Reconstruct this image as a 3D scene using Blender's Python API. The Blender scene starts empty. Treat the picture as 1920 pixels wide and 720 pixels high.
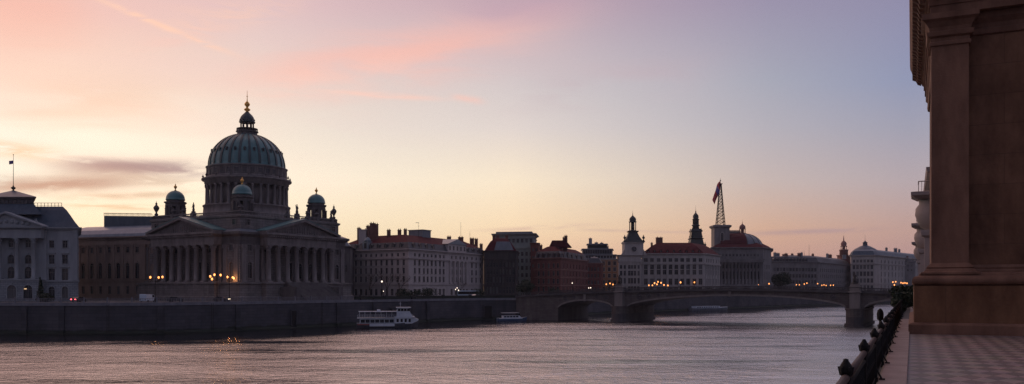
import bpy, bmesh, math, random
from math import sin, cos, pi, radians, hypot, atan2, sqrt
from mathutils import Vector, Matrix
random.seed(7)
sc = bpy.context.scene
col = sc.collection
H = 12.0            # eye height above the river
G = 8.1             # far promenade level
def W(px, Y):       # a place seen at picture column px, Y metres out over the river
    return ((px-960)/1600*Y, Y)
def ZZ(py, Y):
    return H+(540-py)/1600*Y

# ------------------------------------------------------------------ materials
def mat(name, c, rough=.8, c2=None, scale=.4, stretch=(1,1,1), bump=0, bscale=None, metal=0, emit=None, es=0, brick=None, spec=None, detail=5):
    m = bpy.data.materials.new(name); m.use_nodes = True
    N = m.node_tree.nodes; L = m.node_tree.links; P = N['Principled BSDF']
    P.inputs['Roughness'].default_value = rough; P.inputs['Metallic'].default_value = metal
    P.inputs['Base Color'].default_value = (*c, 1)
    if spec is not None: P.inputs['Specular IOR Level'].default_value = spec
    tc = N.new('ShaderNodeTexCoord')
    out = None
    if c2 is not None:
        mp = N.new('ShaderNodeMapping'); mp.inputs['Scale'].default_value = stretch
        L.new(tc.outputs['Object'], mp.inputs['Vector'])
        nz = N.new('ShaderNodeTexNoise'); nz.inputs['Scale'].default_value = scale; nz.inputs['Detail'].default_value = detail
        nz.inputs['Roughness'].default_value = .65
        L.new(mp.outputs[0], nz.inputs['Vector'])
        r = N.new('ShaderNodeValToRGB'); r.color_ramp.elements[0].position = .33; r.color_ramp.elements[1].position = .68
        r.color_ramp.elements[0].color = (*c, 1); r.color_ramp.elements[1].color = (*c2, 1)
        L.new(nz.outputs['Fac'], r.inputs['Fac']); out = r.outputs['Color']
        if brick is None: L.new(out, P.inputs['Base Color'])
    hb = None
    if brick is not None:                        # ashlar or brick courses, seen on vertical faces
        w_, h_, mort, dark, ax = brick
        sp = N.new('ShaderNodeSeparateXYZ'); L.new(tc.outputs['Object'], sp.inputs[0])
        ad = N.new('ShaderNodeMath'); ad.operation = 'ADD'
        L.new(sp.outputs['X'], ad.inputs[0]); L.new(sp.outputs['Y'], ad.inputs[1])
        cb = N.new('ShaderNodeCombineXYZ'); L.new(ad.outputs[0], cb.inputs['X']); L.new(sp.outputs['Z'], cb.inputs['Y'])
        br = N.new('ShaderNodeTexBrick'); br.inputs['Scale'].default_value = 1
        br.inputs['Brick Width'].default_value = w_; br.inputs['Row Height'].default_value = h_
        br.inputs['Mortar Size'].default_value = mort; br.inputs['Mortar Smooth'].default_value = .3
        L.new(cb.outputs[0], br.inputs['Vector'])
        br.inputs['Mortar'].default_value = (dark, dark, dark, 1)
        br.inputs['Color1'].default_value = (1, 1, 1, 1); br.inputs['Color2'].default_value = (.78, .76, .74, 1)
        mx = N.new('ShaderNodeMix'); mx.data_type = 'RGBA'; mx.blend_type = 'MULTIPLY'; mx.inputs[0].default_value = 1
        if out is not None: L.new(out, mx.inputs[6])
        else: mx.inputs[6].default_value = (*c, 1)
        L.new(br.outputs['Color'], mx.inputs[7]); L.new(mx.outputs[2], P.inputs['Base Color'])
        hb = br.outputs['Fac']
    if bump:
        b = N.new('ShaderNodeBump'); b.inputs['Strength'].default_value = bump; b.inputs['Distance'].default_value = .05
        n2 = N.new('ShaderNodeTexNoise'); n2.inputs['Scale'].default_value = bscale or 6; n2.inputs['Detail'].default_value = 6
        L.new(tc.outputs['Object'], n2.inputs['Vector'])
        if hb is not None:
            s = N.new('ShaderNodeMath'); s.operation = 'SUBTRACT'; L.new(n2.outputs['Fac'], s.inputs[0]); L.new(hb, s.inputs[1])
            L.new(s.outputs[0], b.inputs['Height'])
        else: L.new(n2.outputs['Fac'], b.inputs['Height'])
        L.new(b.outputs[0], P.inputs['Normal'])
    if emit:
        P.inputs['Emission Color'].default_value = (*emit, 1); P.inputs['Emission Strength'].default_value = es
    return m
def stone(name, a, b, **k):
    k.setdefault('scale', .5); k.setdefault('stretch', (1, 1, .25)); k.setdefault('bump', .3); k.setdefault('bscale', 3)
    return mat(name, a, .85, b, **k)
M = dict(
 blind=mat('window_blind', (.10,.10,.11), .5), curtain=mat('window_curtain', (.05,.045,.045), .4, (.09,.08,.075), scale=2),
 void=mat('painted_passage_dark', (.006,.006,.008), .9),
 palace=stone('palace_limestone', (.25,.27,.30), (.355,.375,.41)),
 palace_rust=stone('palace_rusticated_stone', (.24,.27,.32), (.34,.37,.42), brick=(1.4,.55,.06,.45,0)),
 slate=mat('blue_slate', (.025,.05,.085), .5, (.055,.09,.135), scale=.8, stretch=(1,1,.3), bump=.3, bscale=8),
 wing=stone('warm_sandstone', (.21,.155,.135), (.31,.235,.20)),
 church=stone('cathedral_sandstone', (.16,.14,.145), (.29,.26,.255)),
 church_dark=stone('dark_sandstone', (.085,.075,.08), (.16,.145,.145)),  # darker cathedral stone for cornice, turrets, stair and lantern
 church_block=stone('cathedral_ashlar', (.16,.145,.15), (.27,.245,.245), brick=(2.2,.75,.05,.5,0)),
 copper=mat('weathered_copper', (.065,.16,.17), .45, (.115,.255,.27), scale=.5, stretch=(1,1,.2), bump=.2, bscale=2),
 copper_rib=mat('copper_seam', (.035,.055,.065), .5, (.06,.085,.09), scale=1),
 lead=mat('lead_roofing', (.10,.12,.15), .45, (.18,.2,.235), scale=.4, stretch=(1,1,.3)),
 gold=mat('gilding', (.75,.42,.12), .3, metal=1),
 glass=mat('dark_window_glass', (.012,.016,.024), .12, spec=.5),
 glassf=mat('far_window_glass', (.012,.014,.02), .3),
 frame=mat('painted_window_frame', (.16,.16,.17), .5),
 hotel=stone('cream_render', (.42,.37,.37), (.55,.49,.48)),
 redroof=mat('red_clay_tiles', (.07,.015,.02), .9, (.12,.026,.031), scale=.6, spec=.15, bump=.4, bscale=4),
 darkroof=mat('dark_mansard_slate', (.05,.05,.06), .6, (.09,.085,.095), scale=.7),
 bluemetal=mat('pale_zinc', (.17,.21,.25), .45, (.25,.29,.33), scale=.5),
 chim=mat('chimney_brick', (.14,.065,.055), .9, (.22,.11,.09), scale=1),
 darkstone=stone('dark_brown_stone', (.045,.04,.045), (.085,.075,.075)),
 pale=stone('pale_green_render', (.19,.23,.23), (.30,.34,.33)),
 redbrick=stone('red_brick', (.17,.06,.055), (.25,.095,.08), brick=(.9,.3,.03,.6,0)),
 redstone=stone('red_stone_trim', (.25,.13,.12), (.33,.18,.16)),
 ochre=stone('ochre_render', (.36,.2,.12), (.45,.27,.17)),
 bluegrey=stone('blue_grey_render', (.17,.19,.23), (.25,.27,.31)),
 white=stone('white_grey_stone', (.36,.335,.33), (.49,.46,.45)),
 grey=stone('grey_stone', (.17,.16,.17), (.26,.25,.26)),
 verdi=mat('dark_green_copper', (.014,.022,.025), .55, (.03,.042,.045), scale=1),
 iron=mat('black_iron', (.006,.006,.007), .7, (.014,.012,.012), scale=8, bump=.3, bscale=30, spec=.25),
 ironrail=mat('worn_painted_handrail', (.03,.014,.012), .6, (.055,.028,.024), scale=5, stretch=(1,.2,1), bump=.15, bscale=30, spec=.3),
 quay=stone('quay_masonry', (.042,.044,.058), (.10,.098,.118), brick=(3.2,.9,.05,.55,0), scale=.12, stretch=(1,1,.6)),
 coping=stone('quay_coping', (.15,.15,.18), (.23,.23,.26)),
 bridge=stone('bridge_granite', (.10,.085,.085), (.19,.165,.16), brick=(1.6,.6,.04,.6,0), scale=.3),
 bridge_dark=stone('dark_bridge_granite', (.07,.065,.07), (.12,.11,.115)),  # darker granite for soffits, parapets, roundels and pier feet
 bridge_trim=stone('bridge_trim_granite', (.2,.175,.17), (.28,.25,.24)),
 asphalt=mat('asphalt', (.04,.04,.045), .85, (.06,.06,.065), scale=.3, bump=.2, bscale=10),
 earth=mat('city_ground', (.07,.07,.075), .95, (.1,.1,.1), scale=.05),
 fg=mat('brown_sandstone', (.115,.052,.028), .85, (.29,.15,.09), scale=.75, stretch=(1,1,.45), bump=.5, bscale=7, brick=(2.7,1.3,.014,.55,0)),
 glassroof=mat('glazed_roofing', (.22,.26,.32), .3, (.32,.36,.42), scale=.6, stretch=(1,1,.3)),
 fgq=mat('plinth_sandstone', (.13,.058,.028), .85, (.31,.16,.085), scale=.7, stretch=(1,1,.45), bump=.5, bscale=7, brick=(3.7,3.4,.014,.5,0)),
 fgp=mat('smooth_brown_sandstone', (.13,.064,.042), .85, (.28,.15,.10), scale=.8, stretch=(1,1,.35), bump=.3, bscale=12),
 fgh=mat('painted_terrace_stone', (.36,.3,.28), .8, (.46,.38,.36), scale=.5, bump=.2),
 kerb=mat('kerb_granite', (.22,.15,.13), .6, (.34,.24,.21), scale=1.2, bump=.35, bscale=14),
 boatwhite=mat('white_boat_paint', (.55,.6,.68), .35, (.7,.74,.8), scale=.6),
 boatdark=mat('dark_hull_paint', (.03,.035,.05), .4, (.06,.06,.08), scale=1),
 boatblue=mat('blue_hull_paint', (.05,.1,.2), .4),
 boatred=mat('faded_red_band', (.3,.1,.09), .5),
 carpaint=mat('silver_car_paint', (.3,.32,.36), .3, metal=.4),
 cardark=mat('dark_car_paint', (.03,.032,.04), .3),
 carwhite=mat('white_van_paint', (.5,.6,.72), .4),
 rubber=mat('rubber', (.02,.02,.02), .8),
 leaf=mat('leaf', (.018,.035,.012), .7, (.05,.075,.025), scale=.9, detail=3),
 leafd=mat('evergreen_leaf', (.012,.025,.014), .7, (.03,.05,.022), scale=.9, detail=3),
 bark=mat('bark', (.045,.035,.03), .9, (.08,.065,.055), scale=3),
 bronze=mat('dark_bronze', (.03,.028,.025), .5, (.06,.05,.045), scale=3, metal=.3),
 lamp=mat('lamp_globe', (1,.8,.5), .4, emit=(1,.34,.08), es=2.4),
 lampw=mat('white_lamp_globe', (1,.9,.8), .4, emit=(1,.8,.62), es=2.5),
 sign=mat('lit_fascia', (1,.8,.5), .5, emit=(1,.62,.3), es=.8),
 tail=mat('tail_lamp', (.6,.02,.03), .4, emit=(1,.08,.1), es=9),
 head=mat('head_lamp', (1,.9,.7), .4, emit=(1,.75,.5), es=3),
 flagr=mat('red_flag_cloth', (.68,.09,.10), .8), flagw=mat('pale_flag_cloth', (.35,.28,.4), .8), flagb=mat('blue_flag_cloth', (.14,.10,.34), .8),
 cloth=mat('dark_clothing', (.025,.025,.035), .9), cloth2=mat('grey_clothing', (.12,.12,.14), .9), skin=mat('skin', (.35,.2,.15), .6),
)

# ------------------------------------------------------------------ mesh builder
class MB:
    def __init__(s): s.v=[]; s.f=[]; s.m=[]; s.s=[]
    def vert(s,p): s.v.append(tuple(p)); return len(s.v)-1
    def poly(s,pts,mi=0,sm=False):
        i=len(s.v); s.v.extend(tuple(p) for p in pts); s.f.append(tuple(range(i,i+len(pts)))); s.m.append(mi); s.s.append(sm)
    def box(s,x0,y0,z0,x1,y1,z1,mi=0):
        if x0>x1: x0,x1=x1,x0
        if y0>y1: y0,y1=y1,y0
        if z0>z1: z0,z1=z1,z0
        i=len(s.v)
        s.v+= [(x0,y0,z0),(x1,y0,z0),(x1,y1,z0),(x0,y1,z0),(x0,y0,z1),(x1,y0,z1),(x1,y1,z1),(x0,y1,z1)]
        for q in ((0,3,2,1),(4,5,6,7),(0,1,5,4),(1,2,6,5),(2,3,7,6),(3,0,4,7)):
            s.f.append(tuple(i+k for k in q)); s.m.append(mi); s.s.append(False)
    def obox(s,cx,cy,z0,hx,hy,z1,a,mi=0):          # rotated box
        k=MB(); k.box(-hx,-hy,z0,hx,hy,z1,mi); s.add(k,(cx,cy,0),a)
    def add(s,o,loc=(0,0,0),a=0,sc_=(1,1,1)):
        i=len(s.v); c,d=cos(a),sin(a)
        for x,y,z in o.v:
            x*=sc_[0]; y*=sc_[1]; z*=sc_[2]
            s.v.append((x*c-y*d+loc[0], x*d+y*c+loc[1], z+loc[2]))
        for f in o.f: s.f.append(tuple(i+k for k in f))
        s.m+=o.m; s.s+=o.s
    def prism(s,pts,z0,z1,mi=0,top=None,bottom=True):
        n=len(pts); i=len(s.v)
        s.v+=[(x,y,z0) for x,y in pts]+[(x,y,z1) for x,y in pts]
        for k in range(n):
            s.f.append((i+k,i+(k+1)%n,i+n+(k+1)%n,i+n+k)); s.m.append(mi); s.s.append(False)
        s.f.append(tuple(range(i+n,i+2*n))); s.m.append(mi if top is None else top); s.s.append(False)
        if bottom: s.f.append(tuple(range(i+n-1,i-1,-1))); s.m.append(mi); s.s.append(False)
    def extr(s,pts,a,b,mi=0):     # pts: list of 3D pts (planar), swept by vector from a to b
        n=len(pts); i=len(s.v)
        s.v+=[tuple(Vector(p)+Vector(a)) for p in pts]+[tuple(Vector(p)+Vector(b)) for p in pts]
        for k in range(n):
            s.f.append((i+k,i+(k+1)%n,i+n+(k+1)%n,i+n+k)); s.m.append(mi); s.s.append(False)
        s.f.append(tuple(range(i+n,i+2*n))); s.m.append(mi); s.s.append(False)
        s.f.append(tuple(range(i+n-1,i-1,-1))); s.m.append(mi); s.s.append(False)
    def lathe(s,prof,n=16,c=(0,0),mi=0,sm=True,a0=0,capt=True,capb=True,sy=1):
        i=len(s.v); m=len(prof)
        for r,z in prof:
            for k in range(n):
                a=a0+2*pi*k/n; s.v.append((c[0]+r*cos(a),c[1]+sy*r*sin(a),z))
        for j in range(m-1):
            for k in range(n):
                s.f.append((i+j*n+k,i+j*n+(k+1)%n,i+(j+1)*n+(k+1)%n,i+(j+1)*n+k)); s.m.append(mi); s.s.append(sm)
        if capt: s.f.append(tuple(i+(m-1)*n+k for k in range(n))); s.m.append(mi); s.s.append(False)
        if capb: s.f.append(tuple(i+k for k in range(n-1,-1,-1))); s.m.append(mi); s.s.append(False)
    def tube(s,p,q,r,r2=None,n=6,mi=0):
        p=Vector(p); q=Vector(q); d=(q-p)
        if d.length<1e-6: return
        d.normalize(); u=d.orthogonal().normalized(); w=d.cross(u); r2=r if r2 is None else r2
        i=len(s.v)
        for c,rr in ((p,r),(q,r2)):
            for k in range(n):
                a=2*pi*k/n; s.v.append(tuple(c+u*rr*cos(a)+w*rr*sin(a)))
        for k in range(n): s.f.append((i+k,i+(k+1)%n,i+n+(k+1)%n,i+n+k)); s.m.append(mi); s.s.append(True)
        s.f.append(tuple(i+n-1-k for k in range(n))); s.m.append(mi); s.s.append(False)
        s.f.append(tuple(i+n+k for k in range(n))); s.m.append(mi); s.s.append(False)
    def ball(s,c,r,n=10,mi=0,sz=1):
        s.lathe([(max(r*cos(t),.001),c[2]+r*sz*sin(t)) for t in [(-.5+k/6)*pi for k in range(7)]],n,(c[0],c[1]),mi)
    def sweep(s,foot,prof,mi=0,close_top=True):    # profile [(out,z)] carried round a footprint
        rings=[[(x,y,z) for x,y in offset(foot,-o)] for o,z in prof]
        n=len(foot)
        for a,b in zip(rings,rings[1:]):
            for k in range(n):
                s.poly((a[k],a[(k+1)%n],b[(k+1)%n],b[k]),mi)
        if close_top: s.poly(rings[-1],mi); s.poly(rings[0][::-1],mi)
    def mesh(s,name,mats):
        me=bpy.data.meshes.new(name); me.from_pydata(s.v,[],s.f)
        for m in mats: me.materials.append(M[m] if isinstance(m,str) else m)
        me.polygons.foreach_set('material_index',s.m); me.polygons.foreach_set('use_smooth',s.s)
        me.update(); return me
    def build(s,name,mats,parent=None,loc=(0,0,0),rz=0):
        return link(name,s.mesh(name,mats),parent,loc,rz)
def link(name,me,parent=None,loc=(0,0,0),rz=0):
    o=bpy.data.objects.new(name,me); col.objects.link(o); o.location=loc; o.rotation_euler=(0,0,rz)
    if parent: o.parent=parent
    return o
def offset(pts,d):        # inward for a counter-clockwise polygon
    n=len(pts); out=[]
    for i in range(n):
        p0,p1,p2=Vector(pts[i-1]),Vector(pts[i]),Vector(pts[(i+1)%n])
        a=(p1-p0).normalized(); b=(p2-p1).normalized()
        na=Vector((-a.y,a.x)); nb=Vector((-b.y,b.x)); k=1+na.dot(nb)
        out.append(tuple(p1+(na+nb)*d/max(k,.2)))
    return out
def tag(o,label=None,cat=None,group=None,kind=None):
    if label: o['label']=label
    if cat: o['category']=cat
    if group: o['group']=group
    if kind: o['kind']=kind
    return o
def thing(name,label,cat,loc=(0,0,0),rz=0,group=None):
    o=bpy.data.objects.new(name,None); col.objects.link(o); o.location=loc; o.rotation_euler=(0,0,rz); o.empty_display_size=.5
    return tag(o,label,cat,group)
def copy_tree(o,parent=None):
    c=o.copy(); col.objects.link(c); c.parent=parent
    for ch in list(o.children): copy_tree(ch,c)
    return c

# ------------------------------------------------------------------ windows
WC={}
def win_mb(w,h,style,far=False):
    b=MB(); g=0; f=1; t=2; dp=.32
    if style=='arch':
        r=w/2; pts=[(-r,dp,0),(r,dp,0)]+[(r*cos(a),dp,h-r+r*sin(a)) for a in [k*pi/8 for k in range(9)]]
        b.poly(pts,g)
        b.box(-.05,dp-.1,0,.05,dp-.01,h-.05,f); b.box(-r,dp-.1,h-r-.06,r,dp-.012,h-r+.06,f)
        for k in range(8):
            a,c=k*pi/8,(k+1)*pi/8
            q=[(r*cos(a),-.1,h-r+r*sin(a)),((r+.28)*cos(a),-.1,h-r+(r+.28)*sin(a)),((r+.28)*cos(c),-.1,h-r+(r+.28)*sin(c)),(r*cos(c),-.1,h-r+r*sin(c))]
            b.extr(q,(0,0,0),(0,.098,0),t)
        for sx in (-1,1): b.box(sx*r,-.1,-.1,sx*(r+.28),-.002,h-r-.004,t)
        b.box(-.2,-.2,h-.1,.2,-.004,h+.5,t)
    else:
        b.poly([(-w/2,dp,0),(w/2,dp,0),(w/2,dp,h),(-w/2,dp,h)],g)
        b.box(-.05,dp-.1,.07,.05,dp-.01,h-.07,f); b.box(-w/2,dp-.1,h*.64,w/2,dp-.012,h*.64+.09,f)
        b.box(-w/2,dp-.1,0,w/2,dp-.014,.065,f); b.box(-w/2,dp-.1,h-.065,w/2,dp-.014,h,f)
        if style!='plain':
            for sx in (-1,1): b.box(sx*(w/2+.003),-.09,-.02,sx*(w/2+.22),-.002,h+.02,t)
            b.box(-w/2-.22,-.09,h+.023,w/2+.22,-.002,h+.25,t)
        if style=='hood': b.box(-w/2-.4,-.38,h+.42,w/2+.4,-.002,h+.6,t); b.box(-w/2-.22,-.16,h+.253,w/2+.22,-.002,h+.418,t)
        if style=='gable':
            b.extr([(-w/2-.45,0,h+.4),(w/2+.45,0,h+.4),(0,0,h+1.1)],(0,-.38,0),(0,-.002,0),t)
    b.box(-w/2-.25,-.2,-.2,w/2+.25,-.002,-.003 if style!='arch' else -.105,t)
    return b
class Bld:
    def __init__(s,name,label,cat,pts,z0,wall,glass='glassf',trim=None,group=None,rz=0,origin=None):
        if origin is None:
            ox=sum(p[0] for p in pts)/len(pts); oy=sum(p[1] for p in pts)/len(pts)
            s.o=(ox,oy); s.root=thing(name,label,cat,(ox,oy,z0),0,group)
            s.p=[(x-ox,y-oy) for x,y in pts]
        else: s.o=origin; s.root=thing(name,label,cat,(*origin,z0),rz,group); s.p=list(pts)
        s.z0=z0; s.wm=MB(); s.wall=wall; s.trim=trim or wall; s.glass=glass; s.wins=[]; s.done=set()
    def t(s,i,px):            # distance along face i that is seen at column px
        A=s.p[i]; B=s.p[(i+1)%len(s.p)]; ax,ay=A[0]+s.o[0],A[1]+s.o[1]; dx,dy=B[0]-A[0],B[1]-A[1]; L=hypot(dx,dy)
        k=(px-960)/1600; return (k*ay-ax)/(dx-k*dy)*L
    def facade(s,i,z0,z1,rows,mi=0,pts=None):
        P=pts or s.p; A=Vector(P[i]); B=Vector(P[(i+1)%len(P)]); d=(B-A); L=d.length; d.normalize(); n=Vector((d.y,-d.x)); ang=atan2(d.y,d.x)
        if pts is None: s.done.add(i)
        z0-=s.z0; z1-=s.z0
        def P3(x,z,dep=0): q=A+d*x-n*dep; return (q.x,q.y,z)
        def Q(x0,x1,a,b):
            if x1-x0>1e-4 and b-a>1e-4: s.wm.poly((P3(x0,a),P3(x1,a),P3(x1,b),P3(x0,b)),mi)
        zc=z0; D=.34
        for r in sorted(rows,key=lambda r:r['z']):
            za=r['z']-s.z0; h=r['h']; w=r['w']; zb=za+h
            if 'px' in r: xs=[s.t(i,p) for p in r['px']]
            elif 'xs' in r: xs=list(r['xs'])
            else:
                a=r.get('a',1.5); e=L-r.get('b',r.get('a',1.5)); k=r['n']; xs=[a+(e-a)*(j+.5)/k for j in range(k)]
            xs=sorted(x for x in xs if w/2+.05<x<L-w/2-.05)
            Q(0,L,zc,za); x=0
            for c in xs:
                Q(x,c-w/2,za,zb); x=c+w/2
                x0,x1=c-w/2,c+w/2; st=r.get('style','plain')
                s.wm.poly((P3(x0,za),P3(x0,za,D),P3(x0,zb,D),P3(x0,zb)),mi); s.wm.poly((P3(x1,za,D),P3(x1,za),P3(x1,zb),P3(x1,zb,D)),mi)
                s.wm.poly((P3(x0,za,D),P3(x0,za),P3(x1,za),P3(x1,za,D)),mi)
                if st=='arch':
                    R=w/2
                    for sx in (-1,1):
                        cor=P3(c+sx*R,zb); pr=None
                        for k in range(7):
                            a=k*pi/12; q=P3(c+sx*R*cos(a),zb-R+R*sin(a))
                            qd=P3(c+sx*R*cos(a),zb-R+R*sin(a),D)
                            if pr: s.wm.poly((cor,pr,q),mi); s.wm.poly((pr,q,qd,prd),mi)
                            pr,prd=q,qd
                else: s.wm.poly((P3(x0,zb),P3(x1,zb),P3(x1,zb,D),P3(x0,zb,D)),mi)
                if r.get('fill',True): s.wins.append((P3(c,za),ang,w,h,st,r.get('part','window')))
                else: s.wm.poly((P3(x0,za,D),P3(x1,za,D),P3(x1,zb,D),P3(x0,zb,D)),mi)
            Q(x,L,za,zb); zc=zb
        Q(0,L,zc,z1)
    def finish(s,ztop,extra=None):
        for i in range(len(s.p)):
            if i not in s.done: s.facade(i,s.z0,ztop,[])
        s.wallo=s.wm.build('wall',[s.wall,s.trim],s.root)
        org=Vector((*s.o,0)); rz=s.root.rotation_euler.z
        def dist(w):
            p=w[0]; x=p[0]*cos(rz)-p[1]*sin(rz)+s.o[0]; y=p[0]*sin(rz)+p[1]*cos(rz)+s.o[1]; return (x*x+y*y)/(w[2]*w[3])
        ws=sorted(s.wins,key=dist); rest=MB()
        for j,(p,a,w,h,st,nm) in enumerate(ws):
            if j<100:
                g_=s.glass if (j*7919+len(ws))%11>3 or nm!='window' else ('blind' if j%2 else 'curtain')
                k=(round(w,2),round(h,2),st,g_,s.trim,nm)
                if k not in WC: WC[k]=win_mb(w,h,st).mesh(nm,[g_,'frame',s.trim])
                link(nm,WC[k],s.root,p,a)
            else: rest.add(win_mb(w,h,st),p,a)
        if len(ws)>100: tag(rest.build('window',[s.glass,'frame',s.trim],s.root),kind='stuff')
        return s.root
    def band(s,z,h,out,name='cornice',m=None,foot=None):
        b=MB(); b.prism(offset(foot or s.p,-out),z-s.z0,z-s.z0+h); return b.build(name,[m or s.trim],s.root)
    def cornice(s,z,h,out,name='cornice',m=None,foot=None):
        b=MB(); z-=s.z0; b.sweep(foot or s.p,[(.02,z),(out*.35,z),(out*.4,z+h*.35),(out*.8,z+h*.5),(out,z+h*.6),(out,z+h)]); return b.build(name,[m or s.trim],s.root)
    def roof(s,steps,mats,foot=None,name='roof'):   # steps [(inset,z,mi)]
        b=MB(); foot=foot or s.p; n=len(foot); pr=None
        for ins,z,mi in steps:
            r=[(x,y,z-s.z0) for x,y in offset(foot,ins)]
            if pr:
                for k in range(n): b.poly((pr[k],pr[(k+1)%n],r[(k+1)%n],r[k]),mi)
            pr=r
        b.poly(pr,steps[-1][2]); s.rf=b.build(name,mats,s.root); return s.rf
    def dormers(s,i,z,xs,w,h,dep,ins,m='darkroof',parent=None,glass=None):
        P=s.p; A=Vector(P[i]); B=Vector(P[(i+1)%len(P)]); d=(B-A); L=d.length; d.normalize(); n=Vector((d.y,-d.x)); ang=atan2(d.y,d.x)
        key=('d',round(w,2),round(h,2),dep,m)
        if key not in WC:
            b=MB(); b.box(-w/2,0,0,w/2,dep,h,0); b.extr([(-w/2-.15,0,h),(w/2+.15,0,h),(0,0,h+w*.4)],(0,-.15,0),(0,dep,0),0)
            b.box(-w/2+.2,-.04,.2,w/2-.2,.02,h-.15,1); b.box(-.04,-.07,.2,.04,-.035,h-.15,2); WC[key]=b.mesh('dormer',[m,s.glass,s.trim])
        for x in xs:
            if isinstance(x,tuple): x=s.t(i,x[0])
            q=A+d*x-n*ins; link('dormer',WC[key],parent or s.rf,(q.x,q.y,z-s.z0),ang)
    def chimney(s,px,Y,z0,z1,w=1.6,d=1.2,m='chim',pots=2,parent=None):
        x,y=W(px,Y); b=MB(); b.box(-w/2,-d/2,0,w/2,d/2,z1-z0-.3); b.box(-w/2-.12,-d/2-.12,z1-z0-.3,w/2+.12,d/2+.12,z1-z0-.05)
        for k in range(pots):
            b.lathe([(.2,z1-z0-.05),(.16,z1-z0+.5)],8,((k-(pots-1)/2)*w/max(pots,1),0))
        b.build('chimney',[m],parent or s.rf,(x-s.o[0],y-s.o[1],z0-s.z0))
    def pil(s,i,xs,z0,z1,w,dep,name='pilaster',m=None):
        A=Vector(s.p[i]); B=Vector(s.p[(i+1)%len(s.p)]); d=(B-A).normalized(); ang=atan2(d.y,d.x); h=z1-z0
        key=('p',w,round(h,2),dep,m or s.trim)
        if key not in WC:
            b=MB(); b.box(-w/2,-dep,.5,w/2,.02,h-.7); b.box(-w/2-.12,-dep-.12,0,w/2+.12,.02,.497); b.box(-w/2-.15,-dep-.15,h-.697,w/2+.15,.02,h); WC[key]=b.mesh(name,[m or s.trim])
        for x in xs:
            if isinstance(x,tuple): x=s.t(i,x[0])
            q=A+d*x; link(name,WC[key],s.root,(q.x,q.y,z0-s.z0),ang)
def column_mesh(h,r,m,n=14,ionic=False):
    k=('col',round(h,2),r,m)
    if k not in WC:
        b=MB(); b.box(-r*1.35,-r*1.35,0,r*1.35,r*1.35,r*.5)
        b.lathe([(r*1.3,r*.5),(r*1.3,r*.75),(r*1.05,r*.95),(r*1.2,r*1.15),(r,r*1.35),(r*.99,h*.35),(r*.84,h-r*2.4),(r*.95,h-r*2.3),(r*.85,h-r*2.2),(r*1.0,h-r*1.3),(r*1.4,h-r*.45)],n)
        for q in range(8):
            a=q*pi/4; b.ball((r*1.12*cos(a),r*1.12*sin(a),h-r*1.2),r*.28,5)
        b.box(-r*1.35,-r*1.35,h-r*.45,r*1.35,r*1.35,h); WC[k]=b.mesh('column',[m])
    return WC[k]
def finial_mb(h,r,mi=0):       # urn with a spike
    b=MB(); b.lathe([(r*.5,0),(r*.7,h*.08),(r*.25,h*.18),(r*.35,h*.24),(r*.95,h*.45),(r,h*.55),(r*.55,h*.66),(r*.25,h*.72),(r*.4,h*.8),(r*.1,h*.88),(.02,h)],10,mi=mi)
    return b
def statue_mb(h):              # robed figure on a small block, one arm raised
    b=MB(); b.box(-h*.17,-h*.17,0,h*.17,h*.17,h*.14)
    b.lathe([(h*.14,h*.14),(h*.15,h*.3),(h*.1,h*.5),(h*.13,h*.68),(h*.12,h*.78),(h*.045,h*.83),(h*.05,h*.86),(h*.07,h*.92),(h*.05,h*.98),(.01,h)],9,sy=.8)
    b.tube((h*.1,0,h*.74),(h*.22,-h*.05,h*.58),h*.035,h*.03); b.tube((-h*.1,0,h*.76),(-h*.2,-h*.03,h*.95),h*.035,h*.02); b.tube((h*.22,-h*.05,h*.58),(h*.14,-h*.12,h*.5),h*.03)
    return b
def pole_flag(): pass

# ------------------------------------------------------------------ river, banks, ground
def smooth(pts,n=5):
    out=[]
    for i in range(len(pts)-1):
        p0=Vector(pts[max(i-1,0)]); p1=Vector(pts[i]); p2=Vector(pts[i+1]); p3=Vector(pts[min(i+2,len(pts)-1)])
        for k in range(n):
            t=k/n; out.append(tuple(.5*((2*p1)+(p2-p0)*t+(2*p0-5*p1+4*p2-p3)*t*t+(3*p1-p0-3*p2+p3)*t**3)))
    out.append(tuple(pts[-1])); return out
BK=[(-2400,300),(-900,240),(-320,226),(-200,221),(-132,220.7),(-96,222),(-76.5,239),(-52,270),(-12,320),(13,331),(36,384),(72,427),(139,505),(190.7,565),(244,620),(317,686),(500,830),(900,1100)]
bank=smooth(BK)
def norms(pl):
    o=[]
    for i in range(len(pl)):
        a=Vector(pl[max(i-1,0)]); b=Vector(pl[min(i+1,len(pl)-1)]); d=(b-a).normalized(); o.append(Vector((d.y,-d.x)))
    return o
def off(pl,dist): return [tuple(Vector(p)+n*dist) for p,n in zip(pl,norms(pl))]
def strip(b,pl,prof,mi=0):        # profile [(outward, z)] carried along an open line
    L=[[(x,y,z) for x,y in off(pl,o)] for o,z in prof]
    for A,B in zip(L,L[1:]):
        for k in range(len(pl)-1): b.poly((A[k],A[k+1],B[k+1],B[k]),mi)
def bankY(px):
    k=(px-960)/1600; best=None
    for (x0,y0),(x1,y1) in zip(bank,bank[1:]):
        f0=x0-k*y0; f1=x1-k*y1
        if f0*f1<=0 and f0!=f1: 
            t=f0/(f0-f1); return y0+(y1-y0)*t
    return 300
b=MB(); far=off(bank,-.6); b.poly([(x,y,G) for x,y in far]+[(2400,1200,G),(2400,2600,G),(-2400,2600,G),(-2400,300,G)])
tag(b.build('ground',['earth']),kind='structure')
b=MB(); s0=off(bank,-5); s1=off(bank,-17)
for k in range(len(bank)-1): b.poly([(*s0[k],G+.006),(*s0[k+1],G+.006),(*s1[k+1],G+.006),(*s1[k],G+.006)])
tag(b.build('road',['asphalt']),kind='structure')
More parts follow.
